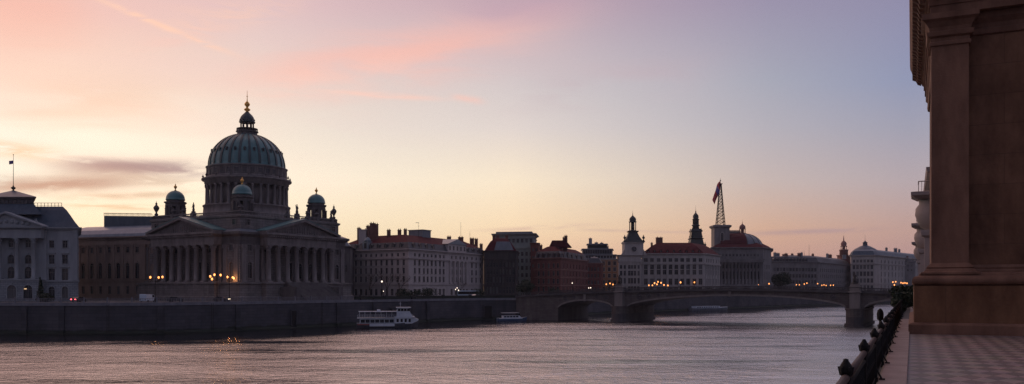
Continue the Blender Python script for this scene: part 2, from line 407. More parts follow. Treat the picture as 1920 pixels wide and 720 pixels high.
b=MB(); b.poly([(-2400,-900,0),(2400,-900,0),(2400,2600,0),(-2400,2600,0)])
wm=bpy.data.materials.new('river_water'); wm.use_nodes=True; N=wm.node_tree.nodes; L=wm.node_tree.links; P=N['Principled BSDF']
P.inputs['Base Color'].default_value=(.012,.014,.02,1); P.inputs['Roughness'].default_value=.2; P.inputs['IOR'].default_value=8.0
tc=N.new('ShaderNodeTexCoord'); hsum=None
def addn(scale,amp,stretch=(1,1,1),rot=0,detail=3,dist=0):
    global hsum
    mp=N.new('ShaderNodeMapping'); mp.inputs['Scale'].default_value=stretch; mp.inputs['Rotation'].default_value=(0,0,rot); L.new(tc.outputs['Object'],mp.inputs[0])
    nz=N.new('ShaderNodeTexNoise'); nz.inputs['Scale'].default_value=scale; nz.inputs['Detail'].default_value=detail; nz.inputs['Distortion'].default_value=dist
    L.new(mp.outputs[0],nz.inputs['Vector'])
    m=N.new('ShaderNodeMath'); m.operation='MULTIPLY'; m.inputs[1].default_value=amp; L.new(nz.outputs['Fac'],m.inputs[0])
    if hsum is None: hsum=m
    else:
        a=N.new('ShaderNodeMath'); a.operation='ADD'; L.new(hsum.outputs[0],a.inputs[0]); L.new(m.outputs[0],a.inputs[1]); hsum=a
    return m
big=addn(.035,1.1,(1,1.6,1),.3,2)
addn(.16,.30,(.7,1.4,1),.25,3,.4)
addn(.62,.27,(.8,1.5,1),.1,4)
addn(1.35,.13,(.8,1.4,1),.15,4)
addn(3.5,.03,(.9,1.2,1),0,2)
bp=N.new('ShaderNodeBump'); bp.inputs['Strength'].default_value=1; bp.inputs['Distance'].default_value=1.6; L.new(hsum.outputs[0],bp.inputs['Height']); L.new(bp.outputs[0],P.inputs['Normal'])
def wmath(op,a,b=None,c=None):
    n=N.new('ShaderNodeMath'); n.operation=op
    for i,v in enumerate((a,b,c)):
        if v is None: continue
        if isinstance(v,(int,float)): n.inputs[i].default_value=v
        else: L.new(v,n.inputs[i])
    return n.outputs[0]
def wrange(v,a,b,c,d):
    m=N.new('ShaderNodeMapRange'); m.interpolation_type='SMOOTHSTEP'
    L.new(v,m.inputs[0])
    for i,q in enumerate((a,b,c,d)): m.inputs[i+1].default_value=q
    return m.outputs[0]
sp=N.new('ShaderNodeSeparateXYZ'); L.new(tc.outputs['Object'],sp.inputs[0]); X_,Y_=sp.outputs['X'],sp.outputs['Y']
lin=lambda a,b,c: wmath('ADD',wmath('MULTIPLY_ADD',X_,a,c),wmath('MULTIPLY',Y_,b))
db=wmath('MAXIMUM',lin(0,-1,221),lin(.782,-.623,76.5*.782+239*.623))        # metres from the far quay
pz=N.new('ShaderNodeTexNoise'); pz.inputs['Scale'].default_value=.022; pz.inputs['Detail'].default_value=4; pmap=N.new('ShaderNodeMapping'); pmap.inputs['Scale'].default_value=(.7,2.4,1); pmap.inputs['Rotation'].default_value=(0,0,.25); L.new(tc.outputs['Object'],pmap.inputs[0]); L.new(pmap.outputs[0],pz.inputs['Vector'])
dbn=wmath('MULTIPLY_ADD',pz.outputs['Fac'],-46,wmath('ADD',db,23))
lee=wrange(dbn,22,52,0,1)                       # sheltered water under the quay
slick=wrange(lin(.911,-.412,-32*.911+106*.412),-1.5,1.5,0,1)     # calm streak beside the terrace
patch=wrange(pz.outputs['Fac'],.33,.50,.32,1)
wind=wmath('MULTIPLY',wmath('MULTIPLY',wmath('MULTIPLY_ADD',lee,.75,.25),patch),wmath('MULTIPLY_ADD',slick,-.55,1))
L.new(wind,bp.inputs['Strength'])
L.new(wmath('MULTIPLY_ADD',slick,.05,wmath('MULTIPLY_ADD',wmath('MULTIPLY',lee,patch),.11,.06)),P.inputs['Roughness'])
tag(b.build('river_water',[wm]),kind='structure')

# far embankment wall, split at the bridge
qn=M['quay'].node_tree; N=qn.nodes; L=qn.links; P=N['Principled BSDF']; src=P.inputs['Base Color'].links[0].from_socket
tc=N.new('ShaderNodeTexCoord'); sp=N.new('ShaderNodeSeparateXYZ'); L.new(tc.outputs['Object'],sp.inputs[0]); nz=N.new('ShaderNodeTexNoise'); nz.inputs['Scale'].default_value=.35; nz.inputs['Detail'].default_value=6; L.new(tc.outputs['Object'],nz.inputs['Vector'])
ma=N.new('ShaderNodeMath'); ma.operation='MULTIPLY_ADD'; ma.inputs[1].default_value=-1.6; L.new(nz.outputs['Fac'],ma.inputs[0]); L.new(sp.outputs['Z'],ma.inputs[2])
mr=N.new('ShaderNodeMapRange'); mr.inputs[1].default_value=.1; mr.inputs[2].default_value=.6; L.new(ma.outputs[0],mr.inputs[0])
mx=N.new('ShaderNodeMix'); mx.data_type='RGBA'; L.new(mr.outputs[0],mx.inputs[0]); mx.inputs[6].default_value=(.02,.026,.02,1); L.new(src,mx.inputs[7]); L.new(mx.outputs[2],P.inputs['Base Color'])
def wallrun(name,label,pl,cat='wall'):
    ox,oy=pl[0]; pl=[(x-ox,y-oy) for x,y in pl]
    r=thing(name,label,cat,(ox,oy,0))
    b=MB(); strip(b,pl,[(1.1,-2),(1.1,.35),(.75,.42),(.45,.8),(.2,G-.75),(-.6,G-.75),(-.6,-2)]); 
    P=pl; acc=0
    b.build('wall',['quay'],r)
    c=MB(); strip(c,pl,[(.2,G-.75),(.42,G-.7),(.42,G-.42),(.3,G-.4),(.3,G+.12),(-.9,G+.12),(-.9,G-.3)]); c.build('coping',['coping'],r)
    return r,pl
jL=[p for p in bank if p[0]<14.5]; jR=[p for p in bank if p[0]>25 ]
rl,pll=wallrun('embankment_wall','long dark masonry quay wall rising from the river below the domed cathedral, left of the bridge',jL)
rr,plr=wallrun('embankment_wall','farther dark quay wall seen through the wide bridge arch, curving away upriver',jR)
def along(pl,step):
    out=[]; acc=step
    for (x0,y0),(x1,y1) in zip(pl,pl[1:]):
        L=hypot(x1-x0,y1-y0); t=acc
        while t<=L: out.append((x0+(x1-x0)*t/L,y0+(y1-y0)*t/L,atan2(y1-y0,x1-x0))); t+=step
        acc=t-L
    return out
def at_bank(px,out=0):       # point on the far bank line, angle of the line there
    k=(px-960)/1600
    for (x0,y0),(x1,y1) in zip(bank,bank[1:]):
        f0=x0-k*y0; f1=x1-k*y1
        if f0*f1<=0 and f0!=f1:
            t=f0/(f0-f1); a=atan2(y1-y0,x1-x0); return (x0+(x1-x0)*t+sin(a)*out, y0+(y1-y0)*t-cos(a)*out, a)
    raise ValueError(px)
bb=MB(); bb.box(-.7,-.75,-2,.7,.2,G-.76); bb.box(-.9,-1.25,-2,.9,.2,.9)
bm_=bb.mesh('buttress',['quay'])
for px in (48,118,300,444,632,700,800,985):
    x,y,a=at_bank(px,.15); link('buttress',bm_,rl,(x-jL[0][0],y-jL[0][1],0),a)
ld_=MB(); ld_.box(-.3,-.1,.2,-.25,-.04,7.9); ld_.box(.25,-.1,.2,.3,-.04,7.9)
for k in range(24): ld_.box(-.25,-.09,.5+k*.3,.25,-.05,.54+k*.3)
ldm=ld_.mesh('ladder',['iron'])
for px in (205,395,600,768,945):
    x,y,a=at_bank(px,.85); link('ladder',ldm,rl,(x-jL[0][0],y-jL[0][1],0),a)
rgm=MB(); rgm.lathe([(.22,0),(.28,.05),(.28,.35),(.34,.4),(.34,.5),(.05,.55)],10); rgm=rgm.mesh('bollard',['iron'])
for k_,px in enumerate((676,700,772,930,990)):
    x,y,a=at_bank(px,.1); link('bollard',rgm,rl,(x-jL[0][0],y-jL[0][1],G+.12),a)
dd=MB(); dd.box(-1.95,-.42,.5,1.95,-.38,5.2,0); dd.box(-2.1,-.62,.3,-1.7,-.3,5.6,1); dd.box(1.7,-.62,.3,2.1,-.3,5.6,1); dd.box(-1.7,-.62,5.2,1.7,-.3,5.6,1)  # flat black panel paints the darkness inside the opening
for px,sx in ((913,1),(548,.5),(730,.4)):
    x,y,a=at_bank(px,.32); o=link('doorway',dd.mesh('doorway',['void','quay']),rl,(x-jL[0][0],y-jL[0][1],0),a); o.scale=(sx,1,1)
# railing on the far promenade and the parapet that carries on from it
def seg_line(p0,p1,out=-.25):
    x0=at_bank(p0,out)[:2]; x1=at_bank(p1,out)[:2]
    mid=[q for q in off(bank,out) if p0<960+1600*q[0]/q[1]<p1]; return [x0]+mid+[x1]
ln=seg_line(-60,664); ox,oy=ln[0]; ln=[(x-ox,y-oy) for x,y in ln]
rg=thing('promenade_railing','long pale picket railing along the top of the quay wall before the palace and cathedral','railing',(ox,oy,G+.12))
b=MB(); strip(b,ln,[(.05,1.02),(.05,1.1),(-.05,1.1),(-.05,1.02),(.05,1.02)]); strip(b,ln,[(.04,.1),(.04,.16),(-.04,.16),(-.04,.1),(.04,.1)]); b.build('rail',['coping'],rg)
b=MB()
for x,y,a in along(ln,.42): b.obox(x,y,.02,.045,.03,1.03,a)
tag(b.build('baluster',['coping'],rg),kind='stuff')
b=MB(); 
pm=MB(); pm.box(-.16,-.16,0,.16,.16,1.2); pm.ball((0,0,1.3),.16,8); pmm=pm.mesh('post',['coping'])
for x,y,a in along(ln,6): link('post',pmm,rg,(x,y,0),a)
ln=seg_line(666,1024); ox,oy=ln[0]; ln=[(x-ox,y-oy) for x,y in ln]
b=MB(); strip(b,ln,[(.25,0),(.2,.05),(.2,.85),(.3,.88),(.3,1.05),(-.3,1.05),(-.3,.88),(-.2,.85),(-.2,0)])
for x,y,a in along(ln,14): b.obox(x,y,0,.5,.36,1.35,a)
tag(b.build('parapet_wall',['quay'],None,(ox,oy,G+.12)),'low stone parapet on the quay between the white ferry and the bridge','wall')

# ------------------------------------------------------------------ the bridge
A0=Vector((13.9,317)); bd=Vector((107.1,-57.5)).normalized(); bang=atan2(bd.y,bd.x); BW=28.
br=thing('stone_arch_bridge','wide dark stone bridge with shallow arches crossing the river to the terrace','bridge',(A0.x,A0.y,0),bang)
# local frame: x along the bridge, y away from us, fascia at y=0
def deck(x): return 11.45-1.75*((x-68)/68)**2
def arch(x,x0,x1,zs0,zs1,zc):
    t=(x-x0)/(x1-x0); return (zs0+(zs1-zs0)*t)+(zc-(zs0+zs1)/2)*(1-(2*t-1)**2)**.62
spans=[(3.5,25.2,4.7,5.1,7.4),(30.6,103.2,5.4,5.9,9.35),(108.8,134,5.9,6,8.4)]
b=MB()
def slab(x0,x1,zb):        # body between two stations, bottom given by function
    n=max(2,int((x1-x0)/1.2)); xs=[x0+(x1-x0)*k/n for k in range(n+1)]
    for p,q in zip(xs,xs[1:]):
        zp,zq=zb(p),zb(q)
        for y,fl in ((0,1),(BW,0)):
            f=[(p,y,zp),(q,y,zq),(q,y,deck(q)),(p,y,deck(p))]; b.poly(f if fl else f[::-1],0)
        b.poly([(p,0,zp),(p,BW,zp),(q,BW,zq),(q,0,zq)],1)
        b.poly([(p,0,deck(p)),(q,0,deck(q)),(q,BW,deck(q)),(p,BW,deck(p))],2)
slab(-14,3.5,lambda x:-2); slab(25.2,30.6,lambda x:5); slab(103.2,108.8,lambda x:5); slab(134,150,lambda x:0)
for x0,x1,a,c,m in spans: slab(x0,x1,lambda x:arch(x,x0,x1,a,c,m))
for x in (3.5,134): b.poly([(x,0,-2),(x,BW,-2),(x,BW,6),(x,0,6)],1)
b.build('deck',['bridge','bridge_dark','asphalt'],br)
for x0,x1,a,c,m in spans:                 # voussoir ring standing proud of the fascia
    r=MB(); n=int((x1-x0)/1.4); xs=[x0+(x1-x0)*k/n for k in range(n+1)]
    for p,q in zip(xs,xs[1:]):
        zp,zq=arch(p,x0,x1,a,c,m),arch(q,x0,x1,a,c,m); w=.55
        q=q-.03
        r.extr([(p,0,zp-.02),(q,0,zq-.02),(q,0,min(zq+w,deck(q)-.5)),(p,0,min(zp+w,deck(p)-.5))],(0,-.22,0),(0,-.003,0))
    r.build('arch_ring',['bridge_trim'],br)
    r=MB(); mx=(x0+x1)/2; z=arch(mx,x0,x1,a,c,m); r.box(mx-.5,-.5,z-.2,mx+.5,-.224,deck(mx)-.46); r.build('keystone',['bridge_trim'],br)
# cornice and parapet, front and back
for nm,y,sg in (('parapet',0,-1),('parapet',BW,1)):
    r=MB(); n=82; xs=[-14+164*k/n for k in range(n+1)]
    for p,q in zip(xs,xs[1:]):
        dp,dq=deck(p),deck(q)
        def bx(y0,y1,za,zb,mi=0):
            v=[(p,y0,dp+za),(q,y0,dq+za),(q,y0,dq+zb),(p,y0,dp+zb)]; r.extr(v,(0,0,0),(0,y1-y0,0),mi)
        ya,yb=(y-.75*1,y+.35) if sg<0 else (y-.35,y+.75)
        bx(ya,yb,-.5,-.16,0); bx(ya+.25 if sg<0 else ya,yb if sg<0 else yb-.25,-.157,.05,0)
        bx(y-.35*(1 if sg<0 else -.0)-.0 if sg<0 else y+.05,y-.05 if sg<0 else y+.35,1.02,1.2,0)
        bx(y-.3 if sg<0 else y+.05,y-.1 if sg<0 else y+.3,.053,.2,0)
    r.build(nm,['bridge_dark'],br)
    r=MB(); x=-13.5
    while x<149.5:
        z=deck(x); yy=y-.2 if sg<0 else y+.2
        r.lathe([(.1,z+.2),(.14,z+.4),(.07,z+.75),(.11,z+1.02)],5,(x,yy)); x+=.42
    tag(r.build('baluster',['bridge_dark'],br),kind='stuff')
def pier(cx,w):
    r=MB(); pts=[(cx-w/2,BW+1.2),(cx-w/2,-1.0)]+[(cx-w/2*cos(k*pi/8),-1.0-w*.52*sin(k*pi/8)) for k in range(1,8)]+[(cx+w/2,-1.0),(cx+w/2,BW+1.2)]
    pts=pts[::-1]
    area=sum(a[0]*c[1]-c[0]*a[1] for a,c in zip(pts,pts[1:]+pts[:1]))
    if area<0: pts=pts[::-1]
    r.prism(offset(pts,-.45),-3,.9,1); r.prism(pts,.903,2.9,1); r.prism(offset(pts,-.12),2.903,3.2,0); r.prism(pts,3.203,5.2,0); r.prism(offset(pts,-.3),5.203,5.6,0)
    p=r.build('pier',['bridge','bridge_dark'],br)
    r=MB(); pp=[(cx-1.7,-.004),(cx-1.5,-1.7),(cx+1.5,-1.7),(cx+1.7,-.004)]
    zt=deck(cx); r.prism(pp,5.62,zt-.5); r.sweep(pp,[(0,zt-.5),(.35,zt-.35),(.35,zt-.05),(.1,zt)]); r.prism(offset(pp,.1),zt,zt+1.3); r.sweep(offset(pp,.1),[(0,zt+1.3),(.3,zt+1.4),(.3,zt+1.65),(0,zt+1.7)])
    r.prism(offset(pp,.35),zt+1.7,zt+2.5); r.build('pedestal',['bridge_trim'],br)
    return zt+2.5
for cx,lb in ((27.9,'dark bronze statue on the left bridge pier, before the grey palace'),(106,'dark bronze statue on the right bridge pier, before the white corner building')):
    zt=pier(cx,5.2)
    q=A0+bd*cx+Vector((-bd.y,bd.x))*(-.85)
    g=statue_mb(3.4); g.box(-.8,-.8,-.001,.8,.8,.3)
    tag(g.build('statue',['bronze'],None,(q.x,q.y,zt),bang+.4),lb,'statue','bronze statues on the bridge piers')
for cx in (35,38.5,42,96,92.5,99.5,22.5,19,6.5,10,112,115.5): # carved roundels in the spandrels
    r=MB(); zc=None
    for x0,x1,a,c,m in spans:
        if x0<cx<x1: zc=(arch(cx,x0,x1,a,c,m)+.75+deck(cx)-.7)/2; hh=(deck(cx)-.7-arch(cx,x0,x1,a,c,m)-.8)/2
    R=min(1.15,hh*.8)
    if R<.3: continue
    k=MB(); k.lathe([(R,0),(R,.12),(R*.8,.16),(R*.75,.05),(R*.45,.05),(R*.4,.15),(.02,.2)],16)
    for (x,y,z) in k.v: pass
    v=[(cx+x,-.003-z,zc+y) for x,y,z in k.v]; r.v=v; r.f=[f[::-1] for f in k.f]; r.m=k.m; r.s=k.s
    r.build('roundel',['bridge_dark'],br)

# ------------------------------------------------------------------ left palace
Yp=255; xa=W(-105,Yp)[0]; xb=W(147,Yp)[0]
p=Bld('palace','pale palace with pedimented portico, blue mansard roof and flagpole at the left end','palace',[(xa,Yp),(xb,Yp),W(146.5,Yp+30),(W(146.5,Yp+30)[0]-44,Yp+30)],G,'palace_rust','glass','palace')
cxp=W(21,Yp)[0]
def pw(px): return px
wing=[97,122,-55,-80]; mid=[21.5-0.2,52.5,-9.5]
mid=[6,36,-24] ; mid=[21,53,-11]
p.facade(0,G,13.9,[dict(z=9.0,h=3.5,w=1.9,px=[97,122,-55,-80],style='arch')])
p.wins_bottom=list(p.wins)
AB=p.p[0]
wm0=p.wm; up=MB(); p.wm=up
p.facade(0,13.9,29.2,[dict(z=14.3,h=3.5,w=1.9,px=wing,style='hood'),dict(z=19.2,h=2.7,w=1.7,px=wing,style='hood'),dict(z=24.0,h=2.2,w=1.5,px=wing,style='trim')])
p.facade(1,13.9,29.2,[dict(z=14.3,h=3.5,w=1.9,n=6,style='trim'),dict(z=19.2,h=2.7,w=1.7,n=6,style='trim'),dict(z=24.0,h=2.2,w=1.5,n=6,style='trim')])
for i in (2,3): p.facade(i,13.9,29.2,[])
up.build('wall',['palace'],p.root); p.wm=wm0
for i in (1,2,3): p.facade(i,G,13.9,[])
ytop=29.2
# portico: slightly projecting centre with arches below and giant columns above
pc=p.o
def lx(px): return W(px,Yp)[0]-pc[0]
ly=Yp-pc[1]
x0,x1=lx(-42),lx(84); pj=2.6
fp=[(x0,ly-pj),(x1,ly-pj),(x1,ly-.004),(x0,ly-.004)]
q=p.p; p.p=fp; p.done=set()
for i in range(4):
    p.facade(i,G,14.2,[dict(z=8.9,h=4.0,w=2.7,px=[22,52.5,-9.5],style='arch')] if i==0 else [])
p.p=q; p.done={0,1,2,3}
p.band(13.9,.45,.28,'string_course','palace')
b=MB(); b.prism([(x0-.25,ly-pj-.25),(x1+.25,ly-pj-.25),(x1+.25,ly-.3),(x0-.25,ly-.3)],14.203-G,14.6-G); b.build('ledge',['palace'],p.root)
cm=column_mesh(12.2,.62,'palace')
for px in (5,38,69,-28):
    link('column',cm,p.root,(lx(px),ly-1.7,14.6-G))
# wall behind columns gets its own windows
for z,h,w,st in ((14.9,3.5,2.1,'arch'),(19.3,2.7,2.0,'arch'),(24.1,2.2,1.6,'trim')):
    for px in (22,54,-11):
        k=(w,h,st,'glass','palace','window')
        if k not in WC: WC[k]=win_mb(w,h,st).mesh('window',['glass','frame','palace'])
        # set just proud of the portico's rear wall
        link('window',WC[k],p.root,(lx(px),ly-.36,z-G),0)
b=MB(); ef=[(x0-.1,ly-pj),(x1+.1,ly-pj),(x1+.1,ly+.2),(x0-.1,ly+.2)]
b.prism(ef,26.8-G,29.3-G); b.sweep(ef,[(0,29.3-G),(.3,29.5-G),(.8,29.7-G),(.9,30.1-G)]); b.build('entablature',['palace'],p.root)
b=MB(); b.extr([(x0-.9,ly-pj-.3,30.1-G),(x1+.9,ly-pj-.3,30.1-G),((x0+x1)/2,ly-pj-.3,34.0-G)],(0,.4,0),(0,6,0))
cxm=(x0+x1)/2
for sx in (-1,1):
    xe=x0-1.2 if sx<0 else x1+1.2
    b.extr([(xe,ly-pj-.3,30.1-G),(xe,ly-pj-.3,30.5-G),(cxm,ly-pj-.3,34.6-G),(cxm,ly-pj-.3,34.0-G)],(0,-.45,0),(0,6.2,0))
for k in range(9):
    t=(k-4)/4.6; b.ball((cxm+t*(x1-x0)*.38,ly-pj+.1,30.9-G+(1-abs(t))*.9),.55,7,0,1.2)
b.build('pediment',['palace'],p.root)
p.cornice(29.2,.9,.9); 
p.pil(0,[(84.5,),(142,)],14.4,29.2,1.1,.25)
rf=p.roof([(-.3,30.1,0),(.9,31.8,0),(2.0,33.7,0),(3.1,35.5,0),(4.2,36.75,0),(4.6,36.8,0)],['slate'])
b=MB(); zz=36.8-G; f=offset(p.p,4.5); A=f[0]; B=f[1]
for t0 in range(0,30):
    x=A[0]+(B[0]-A[0])*t0/29; b.box(x-.05,A[1]-.05,zz,x+.05,A[1]+.05,zz+1.1)
b.box(A[0],A[1]-.06,zz+1.0,B[0],A[1]+.06,zz+1.12); b.box(A[0],A[1]-.04,zz+.3,B[0],A[1]+.04,zz+.38); b.build('roof_railing',['iron'],rf)
# raised centre pavilion
b=MB(); yb=ly+2
def lq(px,Y): return (W(px,Y)[0]-pc[0],Y-pc[1])
cf=[lq(-26,Yp+2),lq(62,Yp+2),lq(60,Yp+10),lq(-24,Yp+10)]; xc0,xc1=cf[0][0],cf[1][0]
b.sweep(cf,[(2.2,34.0-G),(.9,36.2-G),(.2,37.3-G)],0,False); b.sweep(cf,[(.2,37.3-G),(.2,38.6-G),(.5,38.7-G),(.8,39.2-G),(.8,39.4-G)],1)
for sx in range(12):
    x=xc0+(xc1-xc0)*(sx+.5)/12; b.box(x-.35,yb-.45,37.5-G,x+.35,yb-.205,38.5-G,1)
r=[(x,y) for x,y in offset(cf,-.8)]; mx,my=lq(25,Yp+6)
for k in range(4): b.poly([(*r[k],39.4-G),(*r[(k+1)%4],39.4-G),(mx,my,41.9-G)],2)
b.build('centre_pavilion',['slate','darkroof','lead'],rf)
g=finial_mb(2.0,.7); g.build('finial',['bronze'],rf,(mx,my,41.6-G))
g=MB(); g.tube((0,0,0),(0,0,9.5),.09,.05); g.ball((0,0,9.5),.15,6)
g=g.build('flagpole',['iron'],rf,(mx,my,43.3-G))
f=MB(); f.extr([(0,0,6.7),(-1.3,.1,6.5),(-1.35,.1,7.6),(0,0,7.7)],(0,0,0),(0,.05,0)); f.build('flag',['flagb'],g,(-.05,0,0))
gt=statue_mb(2.6); gt.build('statue',['palace'],p.root,(lx(72),ly-1.2,30.1-G))
# lit strip above the middle arch and through the wing arch
b=MB(); b.box(-.9,-.06,0,.9,0,.3); b.build('lit_fanlight',['sign'],p.root,(lx(52.5),ly-pj-.02+.36,11.6-G))
p.finish(29.2)

# ------------------------------------------------------------------ long wing
p1=W(118,293.6); p2=W(287,280.5); d=Vector(p2)-Vector(p1); n=Vector((-d.y,d.x)).normalized()*24
w=Bld('museum_wing','long brown sandstone wing with arched windows and glazed roof, left of the domed cathedral','museum wing',[p1,p2,tuple(Vector(p2)+n),tuple(Vector(p1)+n)],G,'wing','glass')
bays=[156,172,188,205,221.5,239,257]
w.facade(0,G,28.2,[dict(z=10.0,h=2.6,w=1.3,px=bays,style='plain'),dict(z=15.2,h=5.2,w=1.6,px=bays,style='arch'),dict(z=23.8,h=1.9,w=1.4,px=bays,style='trim')])
w.pil(0,[(164,),(180,),(196.5,),(213,),(230,),(248,),(266,),(149,)],15.0,26.4,.95,.3)
w.pil(0,[(272,),],15.0,26.4,1.2,.8)
w.band(14.2,.5,.35,'string_course'); w.band(26.4,1.1,.3,'frieze'); w.cornice(28.2,1.0,1.0)
rf=w.roof([(.2,29.2,0),(.4,30.2,0),(1.6,31.6,0),(3.4,32.6,0),(5.0,33.1,0),(5.2,33.15,1)],['glassroof','slate'])
f=offset(w.p,5.2); A=Vector(f[0]); B=Vector(f[1]); dd=(B-A); nn=Vector((-dd.y,dd.x)).normalized()
qa=A+dd*.27; 
b=MB(); z0=33.1-G; b.extr([(*qa,z0),(*B,z0),(*B,z0+3.0),(*qa,z0+3.8)],(0,0,0),(*(nn*12),0)); b.build('raised_roof',['slate'],rf)
b=MB()
for k in range(41):
    q=qa+(B-qa)*k/40; zt=z0+3.8-.8*k/40; b.box(q.x-.05,q.y-.05,zt,q.x+.05,q.y+.05,zt+.9)
    if k<40:
        q2=qa+(B-qa)*(k+1)/40; b.extr([(*q,zt+.75),(*q2,zt+.73),(*q2,zt+.87),(*q,zt+.89)],(0,0,0),(0,.08,0)); b.ball((q.x,q.y,zt+1.0),.1,4)
b.build('roof_cresting',['iron'],rf)
w.finish(28.2)

# ------------------------------------------------------------------ cathedral
CA=(-90.,290.); ca=radians(-31.5)
C=thing('domed_cathedral','great domed stone cathedral with two columned porticoes and four small corner domes','cathedral',(*CA,G),ca)
a_=23.; R_=15.3; nd=3.2        # half width, half portico recess, recess depth
foot=[(-a_,-a_),(-R_,-a_),(-R_,-a_+nd),(R_,-a_+nd),(R_,-a_),(a_,-a_),(a_,-R_),(a_-nd,-R_),(a_-nd,R_),(a_,R_),(a_,a_),(-a_,a_)]
cb=Bld.__new__(Bld); cb.root=C; cb.o=CA; cb.p=foot; cb.z0=0; cb.wm=MB(); cb.wall='church_block'; cb.trim='church'; cb.glass='glass'; cb.wins=[]; cb.done=set()
z1=21.1
cw=dict(z=6.9,h=5.0,w=1.7,style='arch'); sq=dict(z=15.3,h=1.9,w=1.6,style='trim')
for i in range(12):
    L=hypot(foot[(i+1)%12][0]-foot[i][0],foot[(i+1)%12][1]-foot[i][1])
    if i in (0,4,5,9): rows=[dict(cw,xs=[L/2]),dict(sq,xs=[L/2])]
    elif i in (2,7): rows=[dict(z=5.9,h=6.2,w=2.6,xs=[L/2],style='hood',part='door'),dict(z=6.2,h=4.6,w=1.6,xs=[L/2-9,L/2+9,L/2-4.7,L/2+4.7],style='arch')]; 
    else: rows=[]
    if i in (2,7):
        cb.facade(i,5.7,14.6-0,[dict(z=5.9,h=6.2,w=2.6,xs=[L/2],style='hood',part='door')]+[]) ; cb.facade(i,14.6,z1,[dict(z=15.2,h=2.0,w=1.6,n=5,a=2,style='trim')])
    else: cb.facade(i,5.7,z1,rows)
for dx in (-9.4,-4.7,4.7,9.4):
    cb.wins.append(((dx,-a_+nd-.36,7.0),0,1.7,5.0,'arch','window')); cb.wins.append(((a_-nd+.36,dx,7.0),pi/2,1.7,5.0,'arch','window'))
cb.root=C
cb.finish(z1)
F0=[(-a_,-a_),(a_,-a_),(a_,a_),(-a_,a_)]
b=MB(); b.sweep(F0,[(2.2,0),(2.2,1.2),(1.6,1.5),(1.5,4.9),(1.9,5.1),(1.9,5.6),(0,5.7)]); b.build('podium',['church_block'],C)
pj=3.4
def both(fn,part):      # the same piece on the two portico faces
    fn(0); fn(1)
def tr(k,pts): return pts
for k in (0,1):
    rz=0 if k==0 else pi/2
    b=MB(); Wd=15.6; pf=[(-Wd,-a_-pj),(Wd,-a_-pj),(Wd,-a_-1.5),(-Wd,-a_-1.5)]
    b.sweep(pf,[(.9,0),(.9,1.2),(.2,1.5),(.2,4.9),(.55,5.1),(.55,5.6),(.2,5.72)]); b.build('podium',['church_block'],C,(0,0,0),rz)
    cm=column_mesh(11.5,.78,'church')
    for j in range(8):
        x=-13.8+j*27.6/7; o=link('column',cm,C,(x if k==0 else a_+pj-1.1,-a_-pj+1.1 if k==0 else x,5.73),rz)
    for x in (-13.8,13.8):
        link('column',cm,C,(x if k==0 else a_-.4,-a_+.4 if k==0 else x,5.73),rz)
    for x in (-16.6,-21.6,16.6,21.6):
        g=MB(); g.box(-.8,-.35,.6,.8,-.003,10.4); g.box(-1,-.5,0,1,-.003,.597); g.box(-1,-.5,10.403,1,-.003,11.5); g.build('pilaster',['church'],C,(x if k==0 else a_,-a_ if k==0 else x,5.73),rz)
    b=MB(); ef=[(-15.1,-a_-pj+.2),(15.1,-a_-pj+.2),(15.1,-a_+.5),(-15.1,-a_+.5)]
    b.sweep(ef,[(0,17.25),(0,18.3),(.12,18.3),(.12,19.6),(.5,19.9),(1.0,20.3),(1.2,20.5),(1.2,21.1)])
    for q in range(36):
        x=-14.9+29.8*q/35; b.box(x-.2,-a_-pj-.75,19.75,x+.2,-a_-pj-.1,20.15)
    b.build('entablature',['church'],C,(0,0,0),rz)
    b=MB(); pe=15.9; yf=-a_-pj+.2
    b.extr([(-pe,yf,21.103),(pe,yf,21.103),(0,yf,25.3)],(0,.35,0),(0,6.5,0))
    b.build('tympanum',['church'],C,(0,0,0),rz)
    b=MB()
    for sx in (-1,1):
        b.extr([(sx*(pe+.5),yf,21.106),(sx*(pe+.5),yf,21.55),(0,yf,26.05),(0,yf,25.25)],(0,-1.1,0),(0,6.6,0),0)
        b.extr([(sx*(pe+.6),yf,21.57),(sx*(pe+.6),yf,21.75),(0,yf,26.25),(0,yf,26.07)],(0,-1.2,0),(0,6.7,0),1)
    b.build('raking_cornice',['church','copper'],C,(0,0,0),rz)
    b=MB(); rnd=random.Random(k)
    for q in range(25):
        t=(q-12)/12.5; hh=(1-abs(t))*3.3
        if hh<.5: continue
        s_=min(1,hh/1.6)
        g=statue_mb(min(2.6,hh*.85)); q_=MB(); q_.add(g,(0,0,0),rnd.uniform(-.6,.6),(.9,.5,1)); xx,yy=t*13.5,yf+.05; q_.build('relief_figure',['church'],C,(xx if k==0 else -yy,yy if k==0 else xx,21.3),rz)
    b=MB()
    for q in range(60):      # acroterion blocks along the attic edge
        pass
b=MB()                       # great stair before the right-hand portico
for j in range(16):
    o=9.2-j*.55; b.box(a_+pj+.3+.003*j,-8.5,.001*j,a_+pj+.8+o,8.5,.355*(j+1))
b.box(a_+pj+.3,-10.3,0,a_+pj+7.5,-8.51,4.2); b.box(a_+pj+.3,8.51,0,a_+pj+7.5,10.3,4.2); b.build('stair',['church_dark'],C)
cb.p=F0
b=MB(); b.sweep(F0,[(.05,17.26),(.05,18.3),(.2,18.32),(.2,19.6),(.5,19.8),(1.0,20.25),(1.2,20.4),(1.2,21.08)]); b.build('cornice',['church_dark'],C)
b=MB(); T=[(-21.5,-21.5),(21.5,-21.5),(21.5,21.5),(-21.5,21.5)]
b.sweep(F0,[(.9,21.08),(-1.2,22.1)],1)
b.sweep(T,[(0,22),(.2,22.3),(0,22.6),(0,25.5),(.4,25.8),(.5,26.3),(0,26.5)],0); b.build('attic',['church_block','lead'],C)
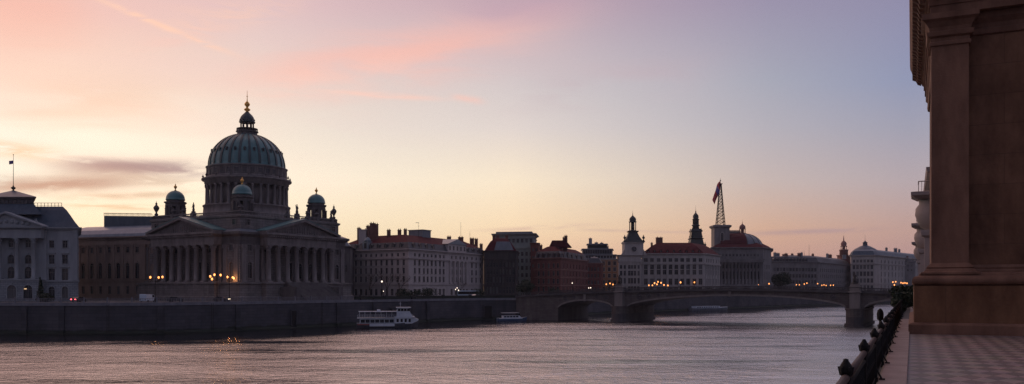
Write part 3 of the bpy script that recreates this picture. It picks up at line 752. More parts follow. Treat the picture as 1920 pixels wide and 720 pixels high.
for x in (-18.8,18.8,-16.3,16.3):
    for rz,px_,py_ in ((0,x,-21.5),(pi/2,21.5,x)):
        if abs(x)<17 : continue
        k=(1.7,1.8,'trim','glass','church','window')
        if k not in WC: WC[k]=win_mb(1.7,1.8,'trim').mesh('window',['glass','frame','church'])
        link('window',WC[k],C,(px_+(0 if rz==0 else .36),py_-(.36 if rz==0 else 0),23.3),rz)
# balustrade of the attic
b=MB(); f=offset(T,.2)
for i in range(4):
    A=Vector(f[i]); B=Vector(f[(i+1)%4]); 
    for k in range(70):
        q=A+(B-A)*(k+.5)/70; b.lathe([(.12,26.5),(.17,26.8),(.09,27.2),(.14,27.4)],5,(q.x,q.y))
f2=offset(T,.0); 
tag(b.build('attic_baluster',['church'],C),kind='stuff')
b=MB()
for i in range(4):
    A=Vector(f[i]); B=Vector(f[(i+1)%4]); d=(B-A).normalized()
    m_=(A+B)/2; b.obox(m_.x,m_.y,27.4,(B-A).length/2-.3,.28,27.65,atan2(d.y,d.x))
    b.obox(m_.x,m_.y,26.501,(B-A).length/2-.3,.22,26.6,atan2(d.y,d.x))
b.build('attic_handrail',['church'],C)
# four corner turrets
def turret(x,y):
    t=MB(); t.box(-3.5,-3.5,25.9,3.5,3.5,27.6); t.box(-3.7,-3.7,27.603,3.7,3.7,28.0)
    for q in range(8):           # open arcade of eight piers
        a=pi/8+q*pi/4; t.obox(2.75*cos(a),2.75*sin(a),28.0,.62,.42,31.4,a+pi/2)
    o8=[(3.25*cos(pi/8+q*pi/4),3.25*sin(pi/8+q*pi/4)) for q in range(8)]
    t.sweep(o8,[(0,31.0),(0,31.9),(.35,32.1),(.45,32.5),(.1,32.6)]); t.sweep(offset(o8,.3),[(0,32.6),(0,33.1)])
    t.lathe([(1.7,28.0),(1.7,31.2)],12)
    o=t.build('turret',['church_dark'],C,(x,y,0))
    d=MB(); d.lathe([(3.05,33.1),(3.1,33.5)]+[(3.0*cos(k*pi/16),33.5+2.9*sin(k*pi/16)) for k in range(8)],20); 
    d.build('small_dome',['copper'],o)
    for q in range(8):
        a=pi/8+q*pi/4; g=MB(); g.lathe([(.2,0),(.3,.1),(.3,2.2),(.38,2.4),(.38,2.6)],8); 
        if q%2==0: g.build('colonnette',['church_dark'],o,(3.5*cos(a),3.5*sin(a),28.0))
    g=finial_mb(2.6,.55); g.build('finial',['gold'],o,(0,0,36.3))
turret(-16.2,-16.2); turret(16.2,-16.2); turret(16.2,16.2); turret(-16.2,16.2)
um=None
for x,y,h,st in ((-20.4,-20.4,5.0,0),(20.4,20.4,5.2,0),(-20.4,20.4,5,0),(-1,-20.9,3.4,1),(-6,-20.9,1.9,0),(-11.0,-20.9,2.0,0),(20.9,-1.8,3.0,1),(20.9,2.5,3.6,1),(20.9,7.5,2.0,0),(20.9,11.5,2.0,0),(20.4,-20.4,1.8,0),(18.6,20.9,3,1),(20.9,18.6,2.8,1)):
    g=MB(); g.box(-.7,-.7,26.4,.7,.7,27.9)
    g.add(statue_mb(h) if st else finial_mb(h,.95),(0,0,27.9),random.uniform(-1,1)); g.build('roof_statue' if st else 'roof_urn',['church_dark'],C,(x,y,0))
# drum
DS=.912; ZS=.957
_before=set(C.children)
b=MB(); b.lathe([(17,26.2),(17,27.8),(15.6,28.0),(15.4,31.2),(15.7,31.3),(15.7,31.7),(13,31.8)],64,capb=False,capt=True); b.build('drum_base',['church'],C)
b=MB(); b.lathe([(12.9,31.7),(12.9,38.8)],64); b.build('drum_wall',['church'],C)
g=win_mb(1.7,4.6,'arch').mesh('drum_window',['glass','frame','church'])
cmd=column_mesh(6.9,.5,'church',10)
for q in range(16):
    a=2*pi*q/16+.1; link('drum_window',g,C,(13.18*cos(a),13.18*sin(a),32.9),a+pi/2)
    for da in (-.115,.115):
        aa=a+pi/16+da*0.9; link('drum_column',cmd,C,(14.3*cos(aa),14.3*sin(aa),31.8),aa)
b=MB(); b.lathe([(12.9,38.7),(14.9,38.71),(14.9,39.3),(15.1,39.35),(15.1,40.0),(15.9,40.4),(16.1,40.6),(16.1,41.0),(14.6,41.2)],96); b.build('drum_cornice',['church'],C)
b=MB(); b.lathe([(14.4,41.1),(14.4,41.8),(14.1,41.9),(14.1,44.6),(14.5,44.8),(14.7,45.2),(13.8,45.4)],96)
for q in range(32):
    a=2*pi*q/32
    for da in (-.075,.075): b.obox(14.2*cos(a+da),14.2*sin(a+da),41.95,.13,.2,44.5,a+da+pi/2)
    b.obox(14.16*cos(a),14.16*sin(a),42.3,.75,.12,42.45,a+pi/2); b.obox(14.16*cos(a),14.16*sin(a),44.05,.75,.12,44.2,a+pi/2)
    b.obox(14.1*cos(a),14.1*sin(a),42.46,.66,.06,44.04,a+pi/2,1)
b.build('attic_ring',['church','darkroof'],C)
for q in range(16):
    a=2*pi*q/16+.1; g=finial_mb(1.7,.4); g.build('drum_urn',['church_dark'],C,(15.5*cos(a),15.5*sin(a),41.0))
# main dome
zb=45.4; RH=13.6
def dr(t): return (RH*cos(t*pi/2)**.97 if t<1 else 0, zb+.3+11.9*sin(t*pi/2))
prof=[(13.75,zb-.1),(13.75,zb+.3)]+[dr(k/18*.86) for k in range(19)]
b=MB(); b.lathe(prof,96)
do=b.build('dome',['copper'],C)
for q in range(24):
    a=2*pi*q/24+.13; r=MB()
    for k in range(18):
        (r0,z0),(r1,z1_)=dr(k/18*.86),dr((k+1)/18*.86); w0,w1=.42*(.45+.55*r0/RH),.42*(.45+.55*r1/RH)
        r.poly([(r0+.3,-w0,z0),(r0+.3,w0,z0),(r1+.3,w1,z1_+.05),(r1+.3,-w1,z1_+.05)],0)
        for s_ in (-1,1):
            f=[(r0-.2,s_*w0,z0),(r0+.3,s_*w0,z0),(r1+.3,s_*w1,z1_+.05),(r1-.2,s_*w1,z1_+.05)]; r.poly(f if s_<0 else f[::-1],0)
    r.build('dome_rib',['copper_rib'],do,(0,0,0),a)
lk=MB(); lk.box(-.3,-.4,0,.45,.4,1.0,0); lk.extr([(.0,-.5,1.0),(0,.5,1.0),(0,0,1.4)],(-.6,0,0),(.5,0,0),0); lk.box(.45,-.25,.15,.48,.25,.9,1); lkm=lk.mesh('lucarne',['copper_rib','glass'])
for q in range(24):
    a=2*pi*(q+.5)/24+.13; r0,z0=dr(.235); link('lucarne',lkm,do,(r0*cos(a)-.3*cos(a),r0*sin(a)-.3*sin(a),z0),a)
# lantern
lt=MB(); lt.lathe([(3.2,56.9),(3.5,57.3),(3.3,57.4),(3.3,58.0),(3.7,58.2),(3.7,58.45),(1.6,58.5)],24)
lan=lt.build('lantern',['church_dark'],C)
g=MB(); g.lathe([(.24,58.5),(.2,58.9),(.19,61.2),(.3,61.5)],8); gm=g.mesh('lantern_column',['church_dark'])
for q in range(10):
    a=2*pi*q/10; link('lantern_column',gm,lan,(2.1*cos(a),2.1*sin(a),0))
g=MB()
for q in range(30):
    a=2*pi*q/30; g.box(3.4*cos(a)-.06,3.4*sin(a)-.06,58.45,3.4*cos(a)+.06,3.4*sin(a)+.06,59.35)
g.lathe([(3.3,59.3),(3.5,59.3),(3.5,59.45),(3.3,59.45)],24); g.build('lantern_railing',['church_dark'],lan)
g=MB(); g.lathe([(1.2,61.45),(2.6,61.5),(2.7,61.9),(2.3,62.0),(2.4,62.6),(2.2,63.4),(1.7,64.2),(1.0,64.9),(.6,65.4)],20); g.build('lantern_cap',['copper_rib'],lan)
for q in range(10):
    a=2*pi*q/10; g=finial_mb(1.1,.22); g.build('pinnacle',['church_dark'],lan,(2.45*cos(a),2.45*sin(a),61.9))
g=MB(); g.lathe([(.6,65.3),(.4,65.6),(1.0,66.0),(1.05,66.4),(.45,66.8),(.35,67.2),(.8,67.7),(.95,68.2),(.6,68.8),(.2,69.2),(.12,70),(.05,73)],14); g.box(-.4,-.04,70.9,.4,.04,71.05); g.build('spire_finial',['gold'],lan)
for o_ in set(C.children)-_before:
    k_=1 if o_.name.startswith(('lantern','spire')) else DS
    o_.location.x*=k_; o_.location.y*=k_; o_.location.z=26+(o_.location.z-26)*ZS; o_.scale=(k_,k_,ZS)
# small annexe behind the right-hand side
b=MB(); 
ax=Bld('cathedral_annexe','low dark annexe with glazed roof between the cathedral and the cream hotel','annexe',[W(628,326),W(657,330),W(664,352),W(634,348)],G,'church_dark','glass')
ax.facade(0,G,27.5,[dict(z=18,h=3,w=1.2,n=3)]); ax.cornice(27.5,.7,.6); ax.roof([(.2,28.2,0),(2.2,30.6,0),(2.6,30.9,0)],['lead']); ax.finish(27.5)

# ------------------------------------------------------------------ cream hotel
def corner_pts(pl,Yl,pc_,Yc,pr,Yr):
    l,c,r=Vector(W(pl,Yl)),Vector(W(pc_,Yc)),Vector(W(pr,Yr)); return [tuple(l),tuple(c),tuple(r),tuple(l+r-c)]
h=Bld('cream_hotel','long five-storey cream building with red roof and dormers behind the white ferry','building',corner_pts(641,356,766,335,906,392),G,'hotel','glassf')
lp=[648,657,667,676.5,686,695.5,705,715,725,735,746,757]; rp=[778,786.5,795,802,809.5,817,825,832]; r3=[876,885,893,901]; pm_=[850,857,864,871]; pm_=[847,855,863,870]
zs=[(9.0,2.6,1.5),(11.8,1.9,1.2),(14.4,2.3,1.2),(17.7,2.3,1.2),(21.0,2.2,1.2),(24.6,1.2,1.1)]
h.facade(0,G,26.6,[dict(z=z,h=hh,w=w,px=lp,style='plain' if z in(9.0,24.6) else 'trim') for z,hh,w in zs if z!=11.8])
h.facade(1,G,26.6,[dict(z=z,h=hh,w=w*1.25,px=rp+pm_+r3,style='plain') for z,hh,w in zs if z!=11.8])
h.band(13.3,.45,.35,'string_course'); h.band(23.6,.5,.5,'string_course'); h.cornice(26.6,.9,.9)
h.pil(1,[(843,),(851,),(859,),(867,),(873.5,)],13.8,23.6,1.2,.7,'column')
rf=h.roof([(-.2,27.5,0),(.9,30.2,0),(1.3,30.4,1),(7.5,33.6,1),(9,33.8,1)],['darkroof','redroof'])
h.dormers(0,27.6,[(q,) for q in (653,667,681,695,709,723,737,751)],1.7,1.8,1.6,.1)
h.dormers(1,27.6,[(q,) for q in (777,789,801,813)],1.9,1.8,1.6,.1); h.dormers(1,27.6,[(q,) for q in (868,878,888,898)],1.9,1.5,1.6,.1)
A=Vector(h.p[1]); B=Vector(h.p[2]); d=(B-A).normalized(); n=Vector((d.y,-d.x)); ta,tb=h.t(1,838),h.t(1,872)
b=MB(); w_=tb-ta; b.box(0,-.6,0,w_,5,3.2,0)
for k in range(5): 
    x=w_*(k+.5)/5; b.box(x-.55,-.64,.6,x+.55,-.603,2.4,2)
b.extr([(-.6,0,3.2),(w_+.6,0,3.2),(w_/2,0,5.6)],(0,-.9,0),(0,9,0),1); q=A+d*ta; b.build('gabled_attic',['hotel','bluemetal','glassf'],h.root,(q.x,q.y,27.55-G),atan2(d.y,d.x))
for px,Y,za,zb_,wd,m in ((681,352,29,36.2,3.6,'hotel'),(673,356,30,37.0,1.3,'chim'),(690,352,30,37.6,1.3,'chim'),(698,352,30,38.8,1.9,'chim'),(705.5,352,30,38.4,1.6,'chim'),(729,350,32,35.8,1.4,'chim'),(749,352,32,36,1.4,'chim'),(760,352,32,36.2,1.2,'chim'),(842,385,31,35.2,1.8,'chim'),(864,392,31,35.4,2.4,'chim'),(885,398,31,35.2,2.0,'chim'),(893,400,31,35,1.5,'chim')):
    h.chimney(px,Y,za,zb_,wd,1.3,m)
b=MB(); b.box(-3.6,-3,0,3.6,3,2.9); b.box(-3.9,-3.3,2.903,3.9,3.3,3.25); x,y=W(787,362); b.build('roof_tank_house',['bluegrey'],rf,(x-h.o[0],y-h.o[1],33.3-G),-.5)
for px,Y,zt in ((864,388,42),(881,392,38),(785,352,39)):
    x,y=W(px,Y); g=MB(); g.tube((0,0,0),(0,0,zt-33),.07,.04); g.box(-.35,-.03,(zt-33)*.75,.35,.03,(zt-33)*.75+.06); 
    if px==785: g.box(-1.2,-.03,(zt-33)*.97,.2,.03,(zt-33))
    g.build('antenna',['iron'],rf,(x-h.o[0],y-h.o[1],33-G))
# curved corner gablet seen on the left slope
b=MB(); b.box(-1.6,-.3,0,1.6,2.4,3.4); b.lathe([(1.6,3.4),(1.3,4.3),(.7,5.0),(.05,5.4)],14,(0,1)); b.box(-.7,-.34,.6,.7,-.303,2.8,1); x,y=W(686,350); A=Vector(h.p[0]); B=Vector(h.p[1]); d=(B-A).normalized(); q=A+d*h.t(0,686)
b.build('roof_gablet',['bluemetal','glassf'],rf,(q.x,q.y,27.5-G),atan2(d.y,d.x))
h.finish(26.6)

# ------------------------------------------------------------------ dark stone block
k=Bld('dark_stone_block','sombre dark brown building with tall pilasters and red mansard, right of the cream hotel','building',[W(908,388),W(969,392),W(972,414),W(905,412)],G,'darkstone','glass')
cols=[914+j*6.1 for j in range(9)]
k.facade(0,G,28.2,[dict(z=9.5,h=3.0,w=.9,px=cols),dict(z=14.5,h=2.6,w=.8,px=cols),dict(z=18.2,h=2.4,w=.8,px=cols),dict(z=21.5,h=2.2,w=.8,px=cols)])
k.pil(0,[(q-3.05,) for q in cols]+[(966,)],13.2,25,.6,.4); k.band(12.8,.4,.3,'string_course'); k.band(25.2,.5,.4,'string_course'); k.cornice(28.2,.8,.8)
rf=k.roof([(.2,29,0),(.6,29.6,1),(3.0,33.4,1),(5.0,34.9,1),(6,35.1,1)],['darkroof','redroof'])
b=MB(); b.extr([(-4.2,0,0),(4.6,0,0),(2.9,1.7,4.0),(-3.2,1.7,4.0)],(0,0,0),(0,.5,.0)); x,y=W(944,389.3); b.build('skylight',['lead'],rf,(x-k.o[0],y-k.o[1],29.3-G))
for px in (926,933,950): k.chimney(px,402,33.5,36.6,1.3)
k.finish(28.2)
# ------------------------------------------------------------------ pale green-grey block
k=Bld('pale_tall_block','tall pale grey-green building with flat cornice rising behind the dark stone block','building',[W(926,428),W(1001,424),W(1006,448),W(930,450)],G,'pale','glassf')
cols=[930+j*8.2 for j in range(9)]
k.facade(0,G,39,[dict(z=z,h=2.0,w=1.2,px=cols,style='trim') for z in (10,13.6,17.4,21,24.6,28,34.6)]); k.pil(0,[(q+4.1,) for q in cols[4:]],12,30,.6,.3)
k.facade(1,G,39,[dict(z=z,h=2.0,w=1.2,n=4) for z in (17.4,21,24.6,28)])
k.band(31.6,.8,.7,'string_course'); k.band(36.7,.4,.3,'string_course'); k.cornice(38.2,1.0,1.3)
b=MB(); f=offset(k.p,1.0); b.prism(f,39.2-G,40.2-G); rf=b.build('roof',['lead'],k.root)
k.finish(39.2)
b=Bld('red_stair_block','narrow red brick block with projecting flat top beside the pale tall building','building',[W(995,418),W(1010,417),W(1011,430),W(996,431)],G,'redbrick','glassf')
b.facade(0,G,33.5,[dict(z=z,h=1.6,w=1.0,n=2,a=.4) for z in (22,26,30)]); b.cornice(33.5,.6,.6); b.roof([(0,34.1,0),(.5,34.2,0)],['redroof']); b.finish(33.5)
# ------------------------------------------------------------------ red brick corner building
k=Bld('red_brick_building','dark red brick corner building with pale string courses beside the bridge head','building',corner_pts(1001,408,1051,398,1102,446),G,'redbrick','glassf','redstone')
lc=[1010,1019,1028.5,1038,1046]; rc=[1057,1063,1069,1075,1081,1087,1093,1099]
Z5=[(10.0,2.6),(14.0,2.3),(17.7,2.3),(21.4,2.2)]
k.facade(0,G,25.4,[dict(z=z,h=hh,w=1.3,px=lc,style='trim') for z,hh in Z5]); k.facade(1,G,25.4,[dict(z=z,h=hh,w=1.6,px=rc,style='plain') for z,hh in Z5])
k.band(13.0,.4,.25,'string_course'); k.band(20.5,.35,.2,'string_course'); k.band(16.9,.3,.15,'string_course'); k.cornice(25.4,.8,.8)
rf=k.roof([(.1,26.2,0),(1.2,29.4,0),(2.0,29.8,1),(5.5,31.8,1),(6,31.9,1)],['darkroof','redroof']); k.dormers(0,26.3,[(q,) for q in (1008,1018,1028,1038,1047)],1.6,1.8,1.5,.1); k.dormers(1,26.3,[(q,) for q in (1058,1066,1074,1083,1092)],2.0,1.8,1.5,.1)
for px,Y,za,zb_ in ((1046,412,30,33.5),(1061,412,30,37.2),(1058,412,30,36.4),(1014,414,30,32.8)): k.chimney(px,Y,za,zb_,1.5)
b=MB(); b.extr([(-5,0,0),(6,0,0),(3,0,3.4),(-3.4,0,3.4)],(0,0,0),(0,7,0)); x,y=W(1049,410); b.build('raised_roof',['redroof'],rf,(x-k.o[0],y-k.o[1],31.5-G))
k.finish(25.4)
k=Bld('low_red_building','lower dark red building with plain eaves between the brick corner building and orange house','building',[W(1100,452),W(1128,456),W(1131,474),W(1102,472)],G,'redbrick','glassf','redstone')
cols=[1104,1110,1116,1122]
k.facade(0,G,24.8,[dict(z=z,h=2,w=1.1,px=cols) for z in (10.5,14,17.5,21)]); k.cornice(24.8,.6,.6); rf=k.roof([(.1,25.4,0),(1.4,28,0),(4,29,0)],['darkroof']); k.finish(24.8)
# ------------------------------------------------------------------ stepped blue-grey apartment house with orange wall
k=Bld('stepped_apartment_house','blue-grey stepped apartment building with orange wall behind the clock palace','building',[W(1082,486),W(1158,486),W(1160,512),W(1080,512)],G,'ochre','glassf','white')
cols=[1131.5,1142.5,1152.5]
k.facade(0,G,27.8,[dict(z=z,h=2.2,w=1.5,px=cols,style='trim') for z in (10.5,14.2,17.9,21.6,25.0)]); k.band(14.0-.4,.3,.3,'string_course'); k.cornice(27.8,.8,.8); k.finish(27.8)
b=MB(); 
for ins,za,zb_ in ((1.2,28.6,31.2),(3.4,31.2,34.6),(6.5,34.6,37.6)):
    f=offset(k.p,ins); b.prism(f,za-G,zb_-.4-G,0); b.prism(offset(f,-.6),zb_-.397-G,zb_-.003-G,0)
    A=Vector(f[0]); B=Vector(f[1])
    for j in range(12):
        q=A+(B-A)*(j+.5)/12; b.box(q.x-.6,q.y-.05,za+.5-G,q.x+.6,q.y-.004,zb_-.8-G,1)
rf=b.build('stepped_storeys',['bluegrey','glassf'],k.root)
for px,zt in ((1107,41),(1118,38.6),(1128,38.4),(1138,36.4)): k.chimney(px,497,34.0 if px>1130 else 37.0,zt,1.8,1.4,'bluegrey',1,k.root)

# ------------------------------------------------------------------ clock-gabled tower and grey palace
Yt=462
k=Bld('clock_tower_house','grey stone house with round clock gable and slender lantern spire left of the red-roofed palace','tower house',[W(1160,Yt),W(1202,Yt),W(1202,Yt+16),W(1160,Yt+16)],G,'white','glassf')
cols=[1165,1172.5,1188,1196]; 
k.facade(0,G,29.2,[dict(z=z,h=hh,w=1.3,px=[1164.5,1171,1180,1185,1190.5,1197],style='plain') for z,hh in ((10.5,2.4),(14.4,3.0),(18.7,2.6),(22.4,2.0))]); k.pil(0,[(1168,),(1175,),(1194,),(1201,)],13.6,26,.7,.4)
k.band(13,.4,.3,'string_course'); k.band(26.2,.5,.5,'string_course'); k.cornice(29.2,.8,.8)
rx,ry=W(1189,Yt)[0]-k.o[0],Yt-k.o[1]
b=MB(); b.box(-5.1,.4,0,5.1,11,6.4); b.box(-5.5,0,6.403,5.5,11.4,7.0)
b.extr([(-5.3,.4,3),(-7,.4,0),(-5.3,.4,0)],(0,0,0),(0,1.2,0)); b.extr([(5.3,.4,3),(5.3,.4,0),(7,.4,0)],(0,0,0),(0,1.2,0)); gb=b.build('gable_block',['white'],k.root,(rx,ry,29.9-G))
b=MB(); b.v=[]; q=MB(); q.lathe([(1.75,0),(1.75,.2),(1.4,.25),(1.38,.1),(.02,.1)],20); b.v=[(x,.35-z,3.2+y) for x,y,z in q.v]; b.f=[f[::-1] for f in q.f]; b.m=[1 if j>=20*3 else 0 for j in range(len(q.f))]; b.s=[False]*len(q.f); b.tube((0,.2,3.2),(0,.2,4.3),.06,n=4,mi=0); b.tube((0,.2,3.2),(.7,.2,3.0),.06,n=4,mi=0); b.build('clock',['white','darkroof'],gb)
b=MB(); b.sweep([(-5.4,0),(5.4,0),(5.4,11),(-5.4,11)],[(.3,0),(-.8,1.0),(-2.0,2.8),(-2.8,4.6),(-3.2,5.6)]); b.sweep([(-2.6,3),(2.6,3),(2.6,8),(-2.6,8)],[(0,5.6),(.3,5.9),(.3,6.3)])
b.build('bell_roof',['verdi'],k.root,(rx,ry,36.9-G))
def lantern(parent,loc,m='verdi',s=1.0,colh=3.4,rad=1.7,gold=False):
    b=MB(); b.lathe([(rad*1.15,0),(rad*1.15,.5)],12)
    for q in range(8):
        a=q*pi/4+.2; b.lathe([(.22,.5),(.22,.5+colh)],6,(rad*cos(a),rad*sin(a)))
    b.lathe([(rad*.35,.5),(rad*.35,.5+colh)],8)
    z=.5+colh; b.lathe([(rad*1.2,z),(rad*1.25,z+.4),(rad*.95,z+.5),(rad*1.12,z+1.3),(rad*.95,z+2.3),(rad*.5,z+3.1),(rad*.2,z+3.6),(.1,z+4.2),(.25,z+4.5),(.1,z+4.8),(.03,z+6.6)],14)
    o=b.build('lantern',[m],parent,loc); o.scale=(s,s,s); return o
lantern(k.root,(rx,ry+5.5,43.1-G),'verdi',1.0,4.4,1.75)
for sx in (-5,5.2):
    g=MB(); g.box(-.7,-.7,0,.7,.7,.6); g.add(finial_mb(3.6,.8),(0,0,.6)); g.build('roof_urn',['verdi'],k.root,(rx+sx,ry+.8,36.9-G))
k.finish(29.2)

k=Bld('grey_palace','long white-grey palace with tall pilasters and steep red hipped roof behind the bridge','palace',[W(1203,470),W(1321,470),W(1350,500),W(1350,516),W(1203,516)],G,'white','glassf')
cols=[1211,1222.5]+[1235,1246,1257,1268,1279,1290]+[1302,1313.5]; 
k.facade(0,G,30.2,[dict(z=z,h=hh,w=2.0,px=cols,style=st) for z,hh,st in ((10.2,2.2,'plain'),(13.8,3.4,'trim'),(19.4,2.6,'plain'),(22.4,2.4,'plain'),(26.4,2.0,'trim'))])
k.facade(1,G,30.2,[dict(z=z,h=hh,w=1.8,px=[1325,1329,1333,1338,1343,1348],style='plain') for z,hh in ((10.2,2.2),(13.8,3.4),(19.4,2.6),(22.4,2.4),(26.4,2.0))])
k.pil(0,[(q,) for q in (1229,1240.5,1251.5,1262.5,1273.5,1284.5,1296)],13.2,25,1.1,.5); k.pil(1,[(q,) for q in (1323,1327,1331,1335.5,1340.5,1346)],13.2,25,.8,.4)
k.band(12.7,.4,.4,'string_course'); k.band(25.1,.6,.6,'string_course'); k.cornice(30.2,.9,1.0)
f=k.p; rf=k.roof([(.1,31.1,0),(5.5,35.4,0),(9,37.4,0),(9.4,37.4,1)],['redroof','darkroof'])
k.dormers(0,31.5,[(q,) for q in (1216,1228,1240,1252,1264,1276,1288,1300,1312)],1.4,1.3,2.0,1.0,'redroof'); 
k.chimney(1236,482,37,40.6,3.6,2.0); k.chimney(1222,478,34,37.2,1.0)
k.finish(30.2)
# dark stepped spire rising behind the palace
x,y=W(1304.5,522); k=thing('dark_spire','dark green many-tiered church spire rising behind the red palace roof','spire',(x,y,G))
b=MB(); b.box(-4.6,-4.6,0,4.6,4.6,27.5); b.build('tower',['grey'],k)
b=MB(); sq=lambda r:[(-r,-r),(r,-r),(r,r),(-r,r)]
b.sweep(sq(5),[(0,27.5),(.3,28.4),(-.6,29.6),(-1.2,32.4),(-1.5,33.6)])
b.sweep(sq(3.6),[(.2,33.6),(.5,34.1),(-.3,34.6),(-.6,38.0),(-.1,38.3),(-.1,38.8),(-1.2,40.0)])
b.lathe([(2.4,39.6),(1.9,41.5),(2.6,42),(2.4,42.4),(1.5,43.2)],10)
for q in range(8):
    a=q*pi/4; b.lathe([(.3,43),(.3,45.6)],6,(1.6*cos(a),1.6*sin(a)))
b.lathe([(.8,43),(.8,45.6)],8)
b.lathe([(2.1,45.6),(2.2,46),(1.5,46.3),(1.85,47.2),(1.6,48.4),(.8,49.4),(.3,50),(.4,50.6),(.1,51.2),(.04,54.4)],12)
for sx in (-1,1):
    for sy in (-1,1):
        b.add(finial_mb(4.0,.75),(sx*4.7,sy*4.7,28)); b.add(finial_mb(2.6,.5),(sx*3.1,sy*3.1,34)); b.add(finial_mb(2.0,.4),(sx*2.7,sy*2.7,38.6))
b.build('spire',['verdi'],k)
# ------------------------------------------------------------------ hall with lattice mast tower
Yh=478
k=Bld('domed_hall','broad grey columned hall with red vaulted roof and round end, right of the grey palace','hall',[W(1336,Yh),W(1431,Yh),W(1446,Yh+14),W(1446,Yh+42),W(1336,Yh+42)],G,'grey','glassf')
cols=[1349+j*6.6 for j in range(12)]
k.facade(0,G,33,[dict(z=z,h=hh,w=1.0,px=cols,style='plain') for z,hh in ((11,3.0),(16.5,4.2),(22.3,2.2),(29,1.4))]); k.facade(1,G,33,[dict(z=z,h=hh,w=1.0,n=4) for z,hh in ((11,3.0),(16.5,4.2),(22.3,2.2))])
A=Vector(k.p[0]); cmh=column_mesh(12.2,.5,'grey',8)
for j in range(13): q=k.t(0,1345.7+j*6.6); link('column',cmh,k.root,(A.x+q,A.y-.9,13.6-G))
b=MB(); f=[(A.x,A.y-1.6),(k.p[1][0],A.y-1.6),(k.p[1][0],A.y-.004),(A.x,A.y-.004)]; b.prism(f,G-G,13.6-G); b.prism(f,25.8-G,27.0-G); b.prism(offset(f,-.4),27.003-G,27.5-G); b.build('colonnade_base',['grey'],k.root)
k.cornice(33,1.0,1.2); k.finish(33)
rf_=k.roof([(-.3,34,0),(1.5,35.2,0),(13,41.2,0)],['redroof'])
# vaulted roof, ridge along x, rounded right end
b=MB(); x0,x1=W(1354,Yh)[0]-k.o[0],W(1404,Yh)[0]-k.o[0]; yc=Yh+14-k.o[1]; R=11.6; hz=8.6
pr=None
for j in range(13):
    a=pi*j/12; p_=(yc-R*cos(a)*1.0, 34-G+hz*sin(a)**.9 if 0<j<12 else 34-G)
    if pr: b.poly([(x0,pr[0],pr[1]),(x1,pr[0],pr[1]),(x1,p_[0],p_[1]),(x0,p_[0],p_[1])],0,True)
    pr=p_
pts=[(x0,yc-R*cos(pi*j/12),34-G+(hz*sin(pi*j/12)**.9 if 0<j<12 else 0)) for j in range(13)]; b.poly(pts,0)
vr=b.build('vaulted_roof',['redroof'],k.root)
b=MB(); i0=len(b.v); prof=[(R*cos(t),34-G+hz*sin(t)) for t in [pi/2*j/9 for j in range(9)]]+[(.3,34-G+hz)]; b.lathe(prof,32,(x1,yc)); b.build('end_dome',['lead'],k.root)
for q in range(16):
    a=2*pi*q/16; r=MB()
    for j in range(8):
        t0,t1=pi/2*j/9,pi/2*(j+1)/9; r.extr([(R*cos(t0)-.1,0,hz*sin(t0)),(R*cos(t0)+.22,0,hz*sin(t0)),(R*cos(t1)+.22,0,hz*sin(t1)+.1),(R*cos(t1)-.1,0,hz*sin(t1))],(0,-.15,0),(0,.15,0))
    if cos(a)>-.2: r.build('dome_rib',['verdi'],k.root,(x1,yc,34-G),a)
b=MB()
for j in range(30):
    x=x0+7+(x1-x0-8)*j/29; b.box(x-.1,yc-.1,34-G+hz-.1,x+.1,yc+.1,34-G+hz+1.2); 
    if j%2==0: b.ball((x,yc,34-G+hz+1.5),.3,6)
b.box(x0+7,yc-.06,34-G+hz+.9,x1-1,yc+.06,34-G+hz+1.05); b.build('roof_cresting',['grey'],vr)
lantern(k.root,(x1+.2,yc,34-G+hz-.2),'redstone',.82,2.6,2.0)
k.root.location=(k.o[0]*1.13,k.o[1]*1.13,G); k.root.scale=(1.13,1.13,1.145)
# stone tower with iron lattice mast and long flag
Ym=544; x,y=W(1354,Ym); t=thing('lattice_mast_tower','square stone tower topped by a tall iron lattice mast before the vaulted red roof','tower',(x,y,G))
b=MB(); b.box(-4.4,.2,0,4.4,8,24.9); b.sweep([(-4.3,.3),(4.3,.3),(4.3,8),(-4.3,8)],[(.7,24.9),(.4,26.2),(0,26.8),(0,36.9),(.5,37.3),(.9,37.7),(.9,38.5),(.1,38.8)]); b.build('tower',['grey'],t)
q=win_mb(1.6,4.4,'arch'); link('window',q.mesh('window',['glassf','frame','white']),t,(0,-.1,30.0))
b=MB(); 
def lv(k): z=38.7+k*23.3/12; r=1.75*(1-k/12)**1.1+.5; return z,r
for j in range(12):
    z0,r0=lv(j); z1_,r1=lv(j+1)
    c0=[(sx*r0,4+sy*r0,z0) for sx,sy in ((-1,-1),(1,-1),(1,1),(-1,1))]; c1=[(sx*r1,4+sy*r1,z1_) for sx,sy in ((-1,-1),(1,-1),(1,1),(-1,1))]
    for i in range(4):
        b.tube(c0[i],c1[i],.17,n=4); b.tube(c0[i],c0[(i+1)%4],.11,n=4); b.tube(c0[i],c1[(i+1)%4],.11,n=4); b.tube(c0[(i+1)%4],c1[i],.11,n=4)
b.box(-1,3,61.9,1,5,62.3); b.tube((0,4,62.3),(0,4,65.4),.14,.05,n=6); b.ball((0,4,64),.4,8)
b.build('lattice_mast',['iron'],t)
t.scale=(1.13,1.13,1.14)
b=MB(); prev=None
for j in range(15):
    u=j/14; xx=-.5-4.3*u**.8; zt=63.4-10.6*u**1.2; wd=1.5+.5*sin(u*3); y_=3+.35*sin(u*11)
    a=(xx-.2*sin(u*7),y_,zt+.15); c=(xx+wd*.75,y_+.6*cos(u*8),zt-wd*1.5)
    if prev: b.poly([prev[0],a,c,prev[1]],1 if .35<u<.6 else 0,True)
    prev=(a,c)
